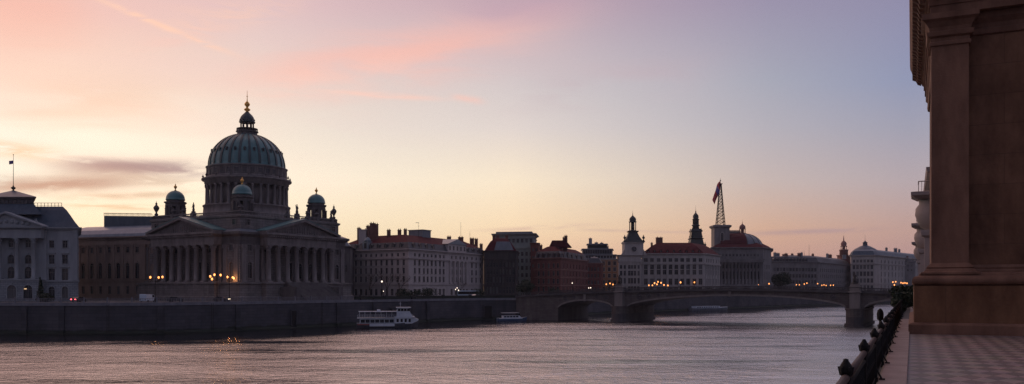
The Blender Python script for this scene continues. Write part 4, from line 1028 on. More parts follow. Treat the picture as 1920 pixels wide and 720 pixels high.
bm=bmesh.new(); me=b.mesh('flag',['flagr','flagb']); bm.from_mesh(me); bmesh.ops.remove_doubles(bm,verts=bm.verts,dist=.01); bmesh.ops.solidify(bm,geom=bm.faces[:],thickness=.08); bm.to_mesh(me); bm.free()
tag(link('hanging_flag',me,None,(x,y,G)),'long red and blue flag drooping from the top of the lattice mast','flag').scale=(1.13,1.13,1.14)

# ------------------------------------------------------------------ far right quay buildings
k=Bld('long_range','long low grey-brown apartment range with dark mansard behind the round tree','building',corner_pts(1446,566,1535,580,1595,655),G,'ochre' if 0 else 'grey','glassf')
k.facade(0,G,28,[dict(z=z,h=2.3,w=1.8,n=14,style='trim') for z in (10.2,14.4,18.4,22.6)]); k.facade(1,G,28,[dict(z=z,h=2.3,w=2.0,n=16,style='plain') for z in (10.2,14.4,18.4,22.6)])
k.band(13.2,.4,.4,'string_course'); k.cornice(28,.9,.9); rf=k.roof([(.1,28.9,0),(2,32,0),(6,33.4,0),(6.5,33.4,0)],['darkroof']); k.dormers(0,29,[3+j*2.6 for j in range(11)],1.6,1.6,1.8,.2)
for px,Y,zt in ((1453,575,35),(1459,575,34.6),(1474,575,34.4),(1498,580,34.8),(1503,580,35.2),(1524,588,34.6),(1551,600,35.2),(1556,606,34.9),(1583,630,35.6)): k.chimney(px,Y,32.5,zt,1.2+(px%3)*.6,1.4,'bluegrey' if px%2 else 'chim')
for px,Y,zt in ((1517,590,41),(1508,590,37)):
    x,y=W(px,Y); g=MB(); g.tube((0,0,0),(0,0,zt-33),.12,.06); g.build('antenna',['iron'],rf,(x-k.o[0],y-k.o[1],33-G))
k.finish(28)
k.root.location=(k.o[0]*1.1,k.o[1]*1.1,G); k.root.scale=(1.1,1.1,1.12)
x,y=W(1582,725); t=thing('red_onion_tower','slender red brick tower with paler onion cap left of the white corner building','tower',(x,y,G))
b=MB(); b.box(-3.6,-3.6,0,3.6,3.6,27); b.box(-4.0,-4.0,27.003,4.0,4.0,27.8)
b.build('tower',['redbrick'],t); b=MB(); b.lathe([(3.0,27.8),(3.0,31),(3.4,31.2),(3.4,31.7),(2.4,31.9)],8,a0=pi/8)
for q in range(8): a=q*pi/4; b.lathe([(.25,31.7),(.25,34)],6,(2.0*cos(a),2.0*sin(a)))
b.lathe([(1.0,31.7),(1.0,34)],8); b.lathe([(2.4,34),(2.5,34.4),(1.8,34.7),(2.2,36),(1.7,37.2),(.7,38.2),(.3,38.8),(.4,39.3),(.05,42.5)],12); b.build('onion_cap',['redstone'],t)  # onion cap in plain red stone, paler than the brick
t.scale=(1.13,1.13,1.15)
k=Bld('white_corner_building','white rounded-corner building with dark conical roof at the far right','building',
  [W(1594,545)]+[W(px,Y) for px,Y in ((1596,540),(1640,536),(1648,540))]+[W(1730,620),(W(1730,620)[0]-20,640),W(1606,600)],G,'white','glassf')
for i in range(4):
    L=(Vector(k.p[i+1])-Vector(k.p[i])).length
    if i==1: rows=[dict(z=z,h=hh,w=1.5,n=6,a=.6,style=st) for z,hh,st in ((10,2.6,'plain'),(14.2,2.6,'trim'),(18.2,2.8,'trim'),(22.4,2.4,'trim'),(26.4,1.8,'plain'))]
    elif i==3: rows=[dict(z=z,h=hh,w=1.7,n=13,a=1,style='plain') for z,hh in ((10,2.6),(14.2,2.6),(18.2,2.8),(22.4,2.4),(26.4,1.8))]
    else: rows=[]
    k.facade(i,G,30,rows)
k.band(13.3,.4,.4,'string_course'); k.band(25.4,.4,.5,'string_course'); k.cornice(30,1,1.1)
rf=k.roof([(.2,31,0),(1.6,33.4,0),(4.5,34.6,0),(5,34.6,0)],['slate']); x,y=W(1622,551)
b=MB(); b.lathe([(9.3,31.1),(8.6,33),(6.5,35),(3,36.9),(1.4,37.4),(1.5,37.8),(1.3,38.8),(1.7,39),(.8,39.6),(.1,40.4),(.04,44)],20); b.build('conical_roof',['slate'],rf,(x-k.o[0],y-k.o[1],-G))
for px,Y in ((1662,572),(1679,585),(1686,596)): k.chimney(px,Y,34,36.2+(px%4)*.3,1.1+(px%3)*.4,1.3,'bluegrey')
k.finish(30)
k.root.location=(k.o[0]*1.3,k.o[1]*1.3,G); k.root.scale=(1.3,1.3,1.355)
# distant rows that close the gaps
for i,(pa,pb,Y,zt,m,nm,lb) in enumerate(((1150,1212,560,30,'bluegrey','distant_house','blue-grey house glimpsed between the stepped apartments and the clock tower'),(1425,1500,640,34.5,'bluegrey','distant_house','distant pale block peeping over the low range beside the domed hall'),(1640,1716,760,37,'grey','distant_house','distant flat-roofed block behind the white corner building'),(862,912,440,31.5,'chim','distant_house','dark red roof block tucked behind the right end of the cream hotel'))):
    k=Bld(nm,lb,'building',[W(pa,Y),W(pb,Y),W(pb,Y+15),W(pa,Y+15)],G,m,'glassf'); k.facade(0,G,zt-2,[dict(z=z,h=1.8,w=1.4,n=10) for z in (zt-10,zt-6)]); k.cornice(zt-2,.6,.6); k.roof([(.1,zt-1.4,0),(2.5,zt+1,0),(4,zt+1.4,0)],['darkroof']); 
    for j in range(4): k.chimney(pa+(pb-pa)*(j+.7)/4.6,Y+6,zt,zt+3+.5*(j%2),1.6)
    k.finish(zt-2)

# ------------------------------------------------------------------ trees and shrubs
def crown_mb(blobs,n,size,rnd):
    b=MB()
    for (cx,cy,cz,rx,ry,rz) in blobs:
        for _ in range(n):
            while True:
                p=Vector((rnd.uniform(-1,1),rnd.uniform(-1,1),rnd.uniform(-1,1)))
                if p.length<1: break
            if p.length<.45 and rnd.random()<.6: p=p.normalized()*rnd.uniform(.6,1)
            c=Vector((cx+p.x*rx,cy+p.y*ry,cz+p.z*rz)); u=Vector((rnd.gauss(0,1),rnd.gauss(0,1),rnd.gauss(0,1))).normalized(); v=u.orthogonal().normalized(); w_=u.cross(v); s_=size*rnd.uniform(.6,1.3)
            b.poly([c+v*s_,c+w_*s_*.6,c-v*s_,c-w_*s_*.6])
    return b
def tree(name,label,cat,x,y,z,h,r,n=110,size=.28,m='leaf',seed=1,cone=False,group=None,trunk=True):
    rnd=random.Random(seed); t=thing(name,label,cat,(x,y,z),0,group)
    b=MB(); th=h*.32 if not cone else h*.9
    b.tube((0,0,0),(0,0,th),h*.035,h*.015,7); bl=[]
    if cone:
        for j in range(9):
            u=j/8; bl.append((rnd.uniform(-.1,.1),rnd.uniform(-.1,.1),h*(.1+.85*u),r*(1.05-u),r*(1.05-u),h*.08))
    else:
        for j in range(11):
            a=rnd.uniform(0,2*pi); rr=r*rnd.uniform(.1,.7); zz=h*rnd.uniform(.25,.82); s_=r*rnd.uniform(.32,.5)
            bl.append((rr*cos(a),rr*sin(a),zz,s_,s_,s_*.8)); b.tube((0,0,th*.8),(rr*cos(a),rr*sin(a),zz),h*.014,h*.005,5)
    if trunk: b.build('trunk',['bark'],t)
    crown_mb(bl,n,size,rnd).build('crown',[m],t); return t
def bare_tree(label,x,y,z,h,seed):
    rnd=random.Random(seed); t=thing('bare_tree',label,'tree',(x,y,z),0,'leafless trees before the cream hotel'); b=MB(); tw=MB()
    def grow(p,d,l,r,k,mb):
        q=p+d*l; mb.tube(p,q,r,r*.7,5 if k<2 else 3)
        if k>=5: return
        for _ in range(3 if k<3 else 2):
            nd_=(d+Vector((rnd.gauss(0,.42),rnd.gauss(0,.42),rnd.uniform(-.05,.3)))).normalized(); grow(q,nd_,l*rnd.uniform(.62,.85),r*.62,k+1,tw if k>0 else mb)
    grow(Vector((0,0,0)),Vector((0,0,1)),h*.28,h*.018,0,b); b.build('trunk',['bark'],t); tw.build('crown',['bark'],t)
x,y=W(987,352); tree('round_tree','dense dark round-headed tree in front of the pale tall building','tree',x,y,G,7.4,5.2,200,.3,'leafd',3)
x,y=W(1462,562); tree('round_tree','broad dark tree on the quay in front of the long low range','tree',x,y,G,15,8,330,.5,'leafd',4)
x,y=W(76,240); tree('conifer','slim pointed evergreen by the left palace arches','tree',x,y,G,6.8,1.5,160,.2,'leafd',5,True)
for px,Y,hh,r,lb in ((92,238,2.4,2.4,'low dark bush beside the pointed evergreen'),(757,318,3.2,4.0,'wide clipped shrub at the foot of the cream hotel corner'),(776,318,3.0,3.4,'green shrub with lit edge right of the hotel corner'),(805,324,3.4,4.6,'dark hedge-like shrub along the hotel right face'),(900,340,3.6,3.6,'dark shrub in front of the dark stone block'),(1035,384,3.4,4.5,'dark hedge shrub before the red brick corner building')):
    x,y=W(px,Y); tree('shrub',lb,'shrub',x,y,G,hh,r,150,.2,'leafd',int(px))
for px,Y,hh,lb in ((692,312,11,'leafless tree left of the tall white street lamp'),(726,314,12,'leafless tree right of the tall white street lamp'),(749,318,11,'leafless tree nearest the hotel corner'),(862,345,8,'small bare tree before the hotel entrance columns')):
    x,y=W(px,Y); bare_tree(lb,x,y,G,hh,int(px))

# ------------------------------------------------------------------ street lamps
def candelabra(label,px,Y,zl,arms,R,base=G,m='lamp',group=None,r=.3,pole=.11,light=0):
    x,y=W(px,Y); t=thing('street_lamp',label,'street lamp',(x,y,base),0,group); h=zl-base
    b=MB(); b.lathe([(.45,0),(.45,.25),(.3,.4),(.28,1.0),(pole,1.3),(pole*.8,h-.5),(pole*1.6,h-.35),(pole*.7,h-.1)],10)
    g=MB()
    k=0
    for (dx,dy,dz) in arms:
        if abs(dx)+abs(dy)>.01:
            p0=Vector((0,0,h-1.0)); p1=Vector((dx*.6,dy*.6,h-1.1+dz*.5)); p2=Vector((dx,dy,h-.45+dz)); b.tube(p0,p1,.06,n=5); b.tube(p1,p2,.05,n=5)
        q=MB(); q.lathe([(.05,-r*1.3),(r*.6,-r),(r,0),(r*.75,r*.8),(.05,r*1.2)],10); q.build('lamp_globe',[m],t,(dx,dy,h+dz+.02))
    b.build('post',['iron'],t)
    if light:
        ld=bpy.data.lights.new('lamp_light','POINT'); ld.energy=light; ld.color=(1,.45,.16); ld.shadow_soft_size=.3; lo=bpy.data.objects.new('lamp_light',ld); col.objects.link(lo); lo.parent=t; lo.location=(0,-.4,h+1.0)
    return t
G1='orange-lit candelabra lamps on the far promenade'
candelabra('two-armed orange lamp in front of the museum wing end',291,233,14.9,[(-1.35,0,0),(.95,0,-.05),(1.75,.6,.1)],2,group=G1,r=.27,light=90)
candelabra('large orange candelabra lamp before the left portico, left one of the pair',407,236,15.2,[(-1.9,0,.0),(-.95,.6,.45),(1.0,0,.35),(-1.3,-.3,-.75)],2,group=G1,r=.28,light=140)
candelabra('orange candelabra lamp close to the cathedral corner, right one of the pair',430,244,15.0,[(-.6,.2,.1),(.55,1.2,.0)],2,group=G1,r=.26,light=150)
wl=thing('wall_lantern','small orange lantern on the cathedral corner wall right of the big candelabra lamps','wall lamp',(0,0,0),ca)
wx,wy=21.3,-23.75; wl.location=(CA[0]+wx*cos(ca)-wy*sin(ca),CA[1]+wx*sin(ca)+wy*cos(ca),14.6)
b=MB(); b.tube((0,0,0),(0,.35,-.2),.04,n=5); b.tube((0,.35,-.2),(0,.35,-.8),.05,n=5); b.build('bracket',['iron'],wl); b=MB(); b.lathe([(.08,0),(.2,.1),(.24,.55),(.05,.75)],8); b.build('lamp_globe',['lamp'],wl)
ld=bpy.data.lights.new('lamp_light','POINT'); ld.energy=170; ld.color=(1,.42,.13); ld.shadow_soft_size=.25; lo=bpy.data.objects.new('lamp_light',ld); col.objects.link(lo); lo.parent=wl; lo.location=(0,-.9,.3)
candelabra('tall white street lamp before the cream hotel',716,306,14.3,[(0,0,0)],1,m='lampw',r=.26)
candelabra('short white lamp beside the tall white street lamp',719,306,10.8,[(0,0,0)],1,m='lampw',r=.14)
candelabra('white clustered lamp at the hotel entrance columns',857,338,12.0,[(0,0,0),(-.6,0,-.6),(.6,0,-.9)],1,m='lampw',r=.17)
candelabra('white lamp at the bridge head before the red brick building',1073,372,14.1,[(0,0,0)],1,m='lampw',r=.2)
candelabra('small white lamp behind the left end of the bridge',1106,400,12.0,[(-.5,0,0),(.4,0,.1)],1,m='lampw',r=.2)
G2='small orange street lamps lining the quay behind the bridge'
for lb,px,zy,arms,r in (('twin orange lamp before the orange wall of the stepped apartments',1143,533,[(-1.6,0,0),(.2,0,.4),(1.6,0,-.1)],.3),
  ('leftmost low orange lamp in the bright cluster before the grey palace',1220,535,[(-.9,0,0),(.9,0,0)],.32),('middle lamp of the bright orange cluster before the grey palace',1233,531,[(-1.6,0,0),(.2,0,.7),(1.8,0,.2),(-.3,0,-.6)],.36),('rightmost lamp of the bright orange cluster before the grey palace',1245,534.5,[(0,0,0),(2.0,0,-.2)],.36),
  ('single orange lamp before the middle of the grey palace',1276,529.5,[(0,0,0)],.42),('single orange lamp before the right part of the grey palace',1302,529.5,[(0,0,0)],.38),('double orange lamp before the right end of the grey palace',1319,532.5,[(-1,0,0),(1.1,0,0)],.36),
  ('orange lamp at the right foot of the domed hall',1442,532,[(0,0,0)],.42),('pale lamp before the domed hall columns',1422,534,[(0,0,0)],.2),('orange lamp right of the broad quay tree',1496,534,[(-1,0,0),(1,0,0)],.3),('orange lamp before the left half of the low range',1513,531,[(0,0,0),(-1.8,0,-.6)],.36),('orange lamp before the middle of the low range',1533,532,[(0,0,0)],.36),('row-end orange lamp before the low range',1545,535,[(-1.5,0,0),(0,0,.3),(1.5,0,-.1)],.34),('orange lamp at the foot of the red onion tower',1560,535,[(-1,0,0),(1,0,.1)],.36),
  ('bright twin orange lamp before the right part of the white corner building',1677,529,[(-1.2,0,0),(1.0,0,.3),(0,0,-2.2)],.5),('bright clustered orange lamp beside the terrace building edge',1695,531,[(-2.4,0,.4),(-.8,0,0),(.8,0,.2),(2.4,0,-.1)],.5)):
    Y=bankY(px)+ (12 if px<1600 else 6); Y=min(Y,690)
    candelabra(lb,px,Y,ZZ(zy,Y),arms,1,group=G2,r=r,pole=.12,base=G if px<1600 else 0.0 if False else G)

# ------------------------------------------------------------------ vehicles
def car(label,px,Y,m,kind='car',ang=0,tail=False,head=False,z=G+.01,cat=None):
    x,y=W(px,Y); t=thing('parked_van' if kind=='van' else ('bus' if kind=='bus' else 'parked_car'),label,cat or kind,(x,y,z),ang,'vehicles along the far promenade'); L,wd=(4.4,.88) if kind=='car' else ((5.4,.98) if kind=='van' else (9,1.2))
    if kind=='car': pr=[(-2.2,.35),(2.2,.35),(2.2,.75),(1.9,.9),(1.15,.98),(.55,1.42),(-1.1,1.45),(-1.75,1.0),(-2.15,.9)]; gl=[(1.0,1.0),(.5,1.36),(-1.05,1.38),(-1.55,1.02)]
    elif kind=='van': pr=[(-2.7,.35),(2.7,.35),(2.7,1.0),(2.2,1.25),(1.6,2.1),(-2.6,2.2),(-2.7,2.0)]; gl=[(2.0,1.3),(1.5,2.0),(.6,2.02),(.6,1.3)]
    else: pr=[(-4.5,.35),(4.5,.35),(4.5,1.6),(4.2,2.9),(-4.4,2.95),(-4.5,2.8)]; gl=[(4.3,1.4),(4.1,2.5),(-4.2,2.5),(-4.2,1.4)]
    b=MB(); b.extr([(a,0,c) for a,c in pr],(0,-wd,0),(0,wd,0)); b.build('body',[m],t)
    b=MB(); b.extr([(a,0,c) for a,c in gl],(0,-wd-.012,0),(0,wd+.012,0)); b.build('windows',['glass'],t)
    wk=MB(); wk.tube((0,-.1,0),(0,.1,0),.33,n=12); wmh=wk.mesh('wheel',['rubber'])
    for sx in (-L*.31,L*.31):
        for sy in (-1,1): link('wheel',wmh,t,(sx,sy*(wd-.08),.33))
    for nm,mm,xx,on in (('tail_light','tail',-L/2-.01,tail),('headlight','head',L/2-.02,head)):
        for sy in (-1,1):
            g=MB(); g.box(-.05,-.17,-.1,.05,.17,.1); g.build(nm,[mm if on else ('frame')],t,(xx,sy*(wd-.25),.8))
car('car with bright red tail lamps on the promenade between palace and museum wing',148,234,'cardark',ang=1.35,tail=True)
car('white van parked left of the first orange candelabra lamp',277,236,'carwhite','van',1.5)
car('silver car parked before the hotel entrance columns',893,334,'carpaint',ang=.9)
car('pale grey bus stopped in front of the dark hotel end',878,340,'carwhite','bus',.15,cat='bus')
car('silver car on the bridge approach before the red brick building',1014,366,'carpaint',ang=.4,head=True)
car('dark car behind the big candelabra lamps at the cathedral corner',415,240,'cardark',ang=0,head=True)
car('dark car just right of the first orange candelabra lamp',330,236,'cardark',ang=.05)
car('small silver car below the low red building',1064,378,'carpaint',ang=.3)

# ------------------------------------------------------------------ boats
def hull(b,L,wd,zk,zd,sheer=.5,bow=.35,mi=0,top=1):
    n=16; rows=[]
    for k in range(n+1):
        u=k/n; x=-L/2+L*u; w_=wd*(min(1,(u+.12)*4)**.5 if u<.2 else 1)*(1-max(0,(u-1+bow)/bow)**2.2); w_=max(w_,.03); zt=zd+sheer*max(0,u-.55)**2*4+.1*(1-u)
        rows.append([(x*.97-.2,0-w_*.72,zk),(x,-w_,zt*.55),(x,-w_*1.0,zt),(x,w_*1.0,zt),(x,w_,zt*.55),(x*.97-.2,w_*.72,zk)])
    for A,B in zip(rows,rows[1:]):
        for i in range(5): b.poly([A[i],B[i],B[i+1],A[i+1]],(top if i==2 else mi),False)
    b.poly([rows[0][i] for i in range(6)],mi)
x,y=W(727,258); f=thing('passenger_ferry','white two-deck river ferry with wheelhouse moored below the cream hotel','ferry',(x,y,0),.16)
b=MB(); hull(b,18.5,2.6,-.4,1.35,.9,.3,0,1); b.build('hull',['boatdark','boatwhite'],f)
b=MB(); b.box(-5.4,-2.72,.55,2.0,-2.55,1.3); b.box(-9.0,-2.66,.95,-5.42,-2.5,1.3,1); b.build('rubbing_band',['boatwhite','boatred'],f)
b=MB(); b.box(2.0,-2.45,1.3,7.2,2.45,3.3); b.extr([(7.2,0,1.3),(9.0,0,2.1),(9.2,0,2.6),(7.2,0,3.3)],(0,-1.9,0),(0,1.9,0)); b.build('forward_cabin',['boatwhite'],f)
b=MB(); b.box(-8.3,-2.2,1.3,1.9,2.2,2.9); b.build('lower_saloon',['boatwhite'],f)
for xx in (2.9,4.1,5.3,6.5):
    g=MB(); g.box(-.33,-.05,0,.33,.03,1.0); g.build('window',['glass'],f,(xx,-2.47,1.75))
for j in range(7):
    g=MB(); g.box(-.62,-.05,0,.62,.03,.95); g.build('window',['glass'],f,(-7.4+j*1.42,-2.22,1.6))
b=MB(); b.box(-9.1,-2.6,2.9,7.6,2.6,3.05); b.box(2.0,-2.55,3.3,8.0,2.55,3.42); b.build('deck',['boatwhite'],f)
b=MB()
for j in range(24):
    for sy in (-2.5,2.5): b.tube((-9+j*.72,sy,3.05),(-9+j*.72,sy,3.9),.03,n=4)
for sy in (-2.5,2.5):
    for zz in (3.45,3.9): b.tube((-9,sy,zz),(7.5,sy,zz),.035,n=4)
b.build('railing',['boatwhite'],f)
b=MB(); b.box(-8.7,-2.3,4.85,3.2,2.3,5.0)
b.build('canopy',['boatwhite'],f); b=MB()
for j in range(8):
    for sy in (-2.1,2.1): b=MB(); b.tube((0,0,0),(0,0,1.8),.05,n=4); b.build('canopy_post',['boatwhite'],f,(-8.4+j*1.6,sy,3.05))
b=MB(); b.box(-1.0,-1.9,3.43,3.0,1.9,4.8); b.build('upper_cabin',['boatdark'],f)
b=MB(); b.extr([(2.6,0,3.42),(7.3,0,3.42),(6.6,0,4.9),(6.1,0,6.0),(3.0,0,6.0),(2.6,0,5.0)],(0,-2.1,0),(0,2.1,0)); b.box(2.5,-2.4,6.003,6.9,2.4,6.2); b.build('wheelhouse',['boatwhite'],f)
for j in range(4):
    g=MB(); g.box(-.4,-.05,0,.4,.03,.75); g.build('window',['glass'],f,(3.4+j*.92-.05,-2.12,5.05))
g=MB(); g.box(-.03,-1.8,0,.05,1.8,.8); g.build('window',['glass'],f,(6.33,0,5.05))
g=MB(); g.tube((3.8,0,6.2),(3.8,0,7.8),.05,n=5); g.tube((3.3,0,7.2),(4.3,0,7.2),.03,n=4); g.build('mast',['boatwhite'],f)
g=MB(); g.box(-3.2,-.8,0,-2.2,.8,.5); g.build('life_raft',['boatwhite'],f,(0,0,5.0))
x,y=W(960,311); f=thing('small_launch','small blue and white launch moored at the quay left of the bridge','boat',(x,y,0),.25)
b=MB(); hull(b,11.2,1.8,-.4,1.0,.6,.4,0,1); b.build('hull',['boatblue','boatwhite'],f)
b=MB(); b.box(-5.2,-1.84,.85,3.5,-1.7,1.08); b.build('rubbing_band',['boatwhite'],f)
b=MB(); b.extr([(-3.6,0,1.05),(3.4,0,1.05),(2.4,0,2.0),(-3.6,0,2.0)],(0,-1.45,0),(0,1.45,0)); b.build('cabin',['boatwhite'],f)
for j in range(5):
    g=MB(); g.box(-.45,-.05,0,.45,.03,.5); g.build('window',['glass'],f,(-2.9+j*1.12,-1.47,1.35))
b=MB(); b.box(-3.9,-1.6,2.9,2.3,1.6,3.0)
b.build('canopy',['boatwhite'],f); b=MB()
for j in range(5):
    for sy in (-1.4,1.4): b=MB(); b.tube((0,0,0),(0,0,.9),.045,n=4); b.build('canopy_post',['boatdark'],f,(-3.6+j*1.4,sy,2.0))
b=MB(); b.extr([(1.6,0,2.0),(3.0,0,2.0),(2.5,0,2.9),(1.6,0,2.9)],(0,-1.1,0),(0,1.1,0)); b.build('windscreen',['glass'],f)
x,y=W(1330,455); f=thing('long_barge','long pale flat barge moored beyond the bridge, seen through the arch','barge',(x,y,0),.55)
b=MB(); hull(b,27,2.4,-.3,1.5,.5,.2,0,1); b.build('hull',['bluegrey','boatwhite'],f); b=MB(); b.box(-11,-1.8,1.5,6,1.8,2.3); b.box(-11.3,-2,2.303,6.3,2,2.4); b.build('cabin',['boatwhite'],f)
for j in range(10):
    g=MB(); g.box(-.5,-.04,0,.5,.03,.4); g.build('window',['glass'],f,(-10+j*1.6,-1.82,1.7))

# ------------------------------------------------------------------ people by the cathedral steps
def person(label,px,Y,m,rz,arm=.2,z=G+.01):
    x,y=W(px,Y)
    me=bpy.data.meshes.new('person'); V=[(0,0,.98),(0,0,1.2),(0,.01,1.4),(0,.01,1.5),(0,-.01,1.62),(0,0,1.73),(.09,0,.93),(.11,.03,.5),(.12,0,.09),(.12,-.14,.04),(-.09,0,.93),(-.12,-.1,.5),(-.12,-.02,.09),(-.12,-.16,.04),(.2,0,1.4),(.27,.02,1.13),(.27,-.12-arm*.3,.9+arm*.2),(-.2,0,1.4),(-.27,.02,1.13),(-.26,-.1,.9)]
    E=[(0,1),(1,2),(2,3),(3,4),(4,5),(0,6),(6,7),(7,8),(8,9),(0,10),(10,11),(11,12),(12,13),(2,14),(14,15),(15,16),(2,17),(17,18),(18,19)]
    R=[.15,.14,.16,.06,.1,.09,.1,.07,.05,.045,.1,.07,.05,.045,.07,.05,.04,.07,.05,.04]
    me.from_pydata(V,E,[]); o=bpy.data.objects.new('person',me); col.objects.link(o); md=o.modifiers.new('s','SKIN'); 
    for d,r in zip(me.skin_vertices[0].data if me.skin_vertices else [],R): d.radius=(r,r)
    if me.skin_vertices: me.skin_vertices[0].data[0].use_root=True
    o.modifiers.new('u','SUBSURF').levels=1
    dg=bpy.context.evaluated_depsgraph_get(); dg.update(); nm=bpy.data.meshes.new_from_object(o.evaluated_get(dg)); bpy.data.objects.remove(o)
    nm.materials.clear(); nm.materials.append(M[m]); nm.materials.append(M['skin'])
    for pl in nm.polygons:
        pl.use_smooth=True
        if pl.center.z>1.54: pl.material_index=1
    o=link('person',nm,None,(x,y,z),rz); tag(o,label,'person','people near the cathedral steps')
    hb=MB(); hb.lathe([(.105,1.66),(.112,1.72),(.09,1.79),(.03,1.82)],10,(0,.012)); hb.build('hair',['iron'],o)
person('person in dark clothes standing at the right foot of the cathedral stair',640,296,'cloth',.3)
person('person in grey standing between the cathedral stair and the hotel corner',648,298,'cloth2',1.8,.6)
person('dark-clothed person left of a pair before the left end of the hotel',662,300,'cloth',2.6)
person('dark-clothed person right of a pair before the left end of the hotel',675,302,'cloth',-.7,.5)
person('person in grey walking under the leafless hotel trees',701,304,'cloth2',1.2,.4)

# ------------------------------------------------------------------ terrace in front of us (frame: x right of the facade line, y along the river)
FA=-atan2(.4244,.9054)
def U(v,u): return (v*cos(FA)-u*sin(FA), v*sin(FA)+u*cos(FA))
near=[U(-.95,-80),U(-.95,300),(235,372),(350,480),(580,660),(1000,920),(2400,1180),(2400,-900),(-400,-900)]
b=MB(); b.poly([(x,y,9.95) for x,y in near][::-1]); 
g=b.build('terrace_ground',['earth']); tag(g,kind='structure')
# quay wall on our side
ln=[U(-.95,300),U(-.95,-80)]; ox,oy=ln[0]; lnn=[(x-ox,y-oy) for x,y in ln]
r=thing('terrace_quay_wall','tall masonry wall dropping from our terrace to the water below the iron railing','wall',(ox,oy,0)); b=MB(); strip(b,lnn,[(.6,-2),(.6,.6),(.1,9.4),(.25,9.5),(.25,9.94),(-.3,9.94)]); b.build('wall',['quay'],r)
ln=[U(-.95,300),(235,372),(350,480),(580,660),(1000,920)][::-1]; ox,oy=ln[0]; lnn=[(x-ox,y-oy) for x,y in ln]
r=thing('upstream_quay_wall','masonry wall of the near bank beyond the bridge, behind the terrace building','wall',(ox,oy,0)); b=MB(); strip(b,lnn,[(.6,-2),(.6,.6),(.1,9.4),(.25,9.94),(-.3,9.94)]); b.build('wall',['quay'],r)
# paving
pm=bpy.data.materials.new('diamond_paving'); pm.use_nodes=True; N=pm.node_tree.nodes; L=pm.node_tree.links; P=N['Principled BSDF']
tc=N.new('ShaderNodeTexCoord'); mp=N.new('ShaderNodeMapping'); mp.inputs['Scale'].default_value=(1/.5,1/1.15,1)
dn=N.new('ShaderNodeTexNoise'); dn.inputs['Scale'].default_value=1.6; L.new(tc.outputs['Object'],dn.inputs['Vector']); dv=N.new('ShaderNodeVectorMath'); dv.operation='MULTIPLY_ADD'; dv.inputs[1].default_value=(.12,.25,0); L.new(dn.outputs['Color'],dv.inputs[0]); L.new(tc.outputs['Object'],dv.inputs[2]); L.new(dv.outputs[0],mp.inputs[0])
m2=N.new('ShaderNodeMapping'); m2.inputs['Rotation'].default_value=(0,0,pi/4); L.new(mp.outputs[0],m2.inputs[0]); ck=N.new('ShaderNodeTexChecker'); ck.inputs['Scale'].default_value=1.414
ck.inputs['Color1'].default_value=(.235,.15,.13,1); ck.inputs['Color2'].default_value=(.13,.08,.075,1); L.new(m2.outputs[0],ck.inputs['Vector'])
nz=N.new('ShaderNodeTexNoise'); nz.inputs['Scale'].default_value=1.3; nz.inputs['Detail'].default_value=8; L.new(tc.outputs['Object'],nz.inputs['Vector'])
mx=N.new('ShaderNodeMix'); mx.data_type='RGBA'; mx.blend_type='OVERLAY'; mx.inputs[0].default_value=.7; L.new(ck.outputs['Color'],mx.inputs[6]); L.new(nz.outputs['Color'],mx.inputs[7])
hs=N.new('ShaderNodeHueSaturation'); hs.inputs['Saturation'].default_value=.6; L.new(mx.outputs[2],hs.inputs['Color']); L.new(hs.outputs[0],P.inputs['Base Color'])
P.inputs['Roughness'].default_value=.55
n3=N.new('ShaderNodeTexNoise'); n3.inputs['Scale'].default_value=9; n3.inputs['Detail'].default_value=5; L.new(tc.outputs['Object'],n3.inputs['Vector'])
ad=N.new('ShaderNodeMath'); ad.operation='MULTIPLY_ADD'; ad.inputs[1].default_value=.35; L.new(n3.outputs['Fac'],ad.inputs[0]); L.new(ck.outputs['Fac'],ad.inputs[2])
bp=N.new('ShaderNodeBump'); bp.inputs['Strength'].default_value=.5; bp.inputs['Distance'].default_value=.03; L.new(ad.outputs[0],bp.inputs['Height']); L.new(bp.outputs[0],P.inputs['Normal'])
b=MB(); b.poly([(-.14,-30,0),(40,-30,0),(40,120,0),(-.14,120,0)]); tag(b.build('terrace_paving',[pm],None,(0,0,10.0),FA),kind='structure')
# granite kerb slabs: a real step above the paving, individual slabs with joints
b=MB(); u=-6.0; rnd=random.Random(5)
while u<57:
    l=2.9; j=.012; z=.1+rnd.uniform(-.004,.004)
    b.extr([(-.66,u+j,-.05),(-.1,u+j,-.05),(-.1,u+j,z),(-.6,u+j,z),(-.655,u+j,z-.04)],(0,0,0),(0,l-2*j,0)); u+=l
tag(b.build('kerb',['kerb'],None,(0,0,10.0),FA),kind='structure')
b=MB(); b.box(-.95,-30,-.049,-.665,250,.02); tag(b.build('kerb',['quay'],None,(0,0,10.0),FA),kind='structure')

# the iron railing along the terrace edge
rl_=thing('iron_railing','dark cast-iron railing with ball-topped posts running along the terrace edge','railing',(0,0,10.02),FA)
V0=-.70
def post_mb():
    b=MB(); b.box(-.07,-.07,0,.07,.07,.14); b.lathe([(.05,.14),(.062,.18),(.042,.25),(.038,.7),(.055,.74),(.042,.8),(.042,.88),(.06,.9),(.065,.93),(.045,.95)],10)
    b.lathe([(.035,.94),(.06,.955),(.068,.985),(.074,1.02),(.068,1.065),(.05,1.1),(.03,1.13),(.03,1.145),(.008,1.155)],12)
    for q in range(6): a=q*pi/3; b.tube((.06*cos(a),.06*sin(a),.96),(.082*cos(a),.082*sin(a),1.06),.014,n=4)
    b.tube((.0,0,.38),(.13,0,.12),.02,.02,5); b.box(.08,-.04,.095,.2,.04,.125)
    return b
pmx=post_mb().mesh('post',['iron']); us=[10.7+4.2*k for k in range(-3,24)]
for u in us: link('post',pmx,rl_,(V0,u,0))
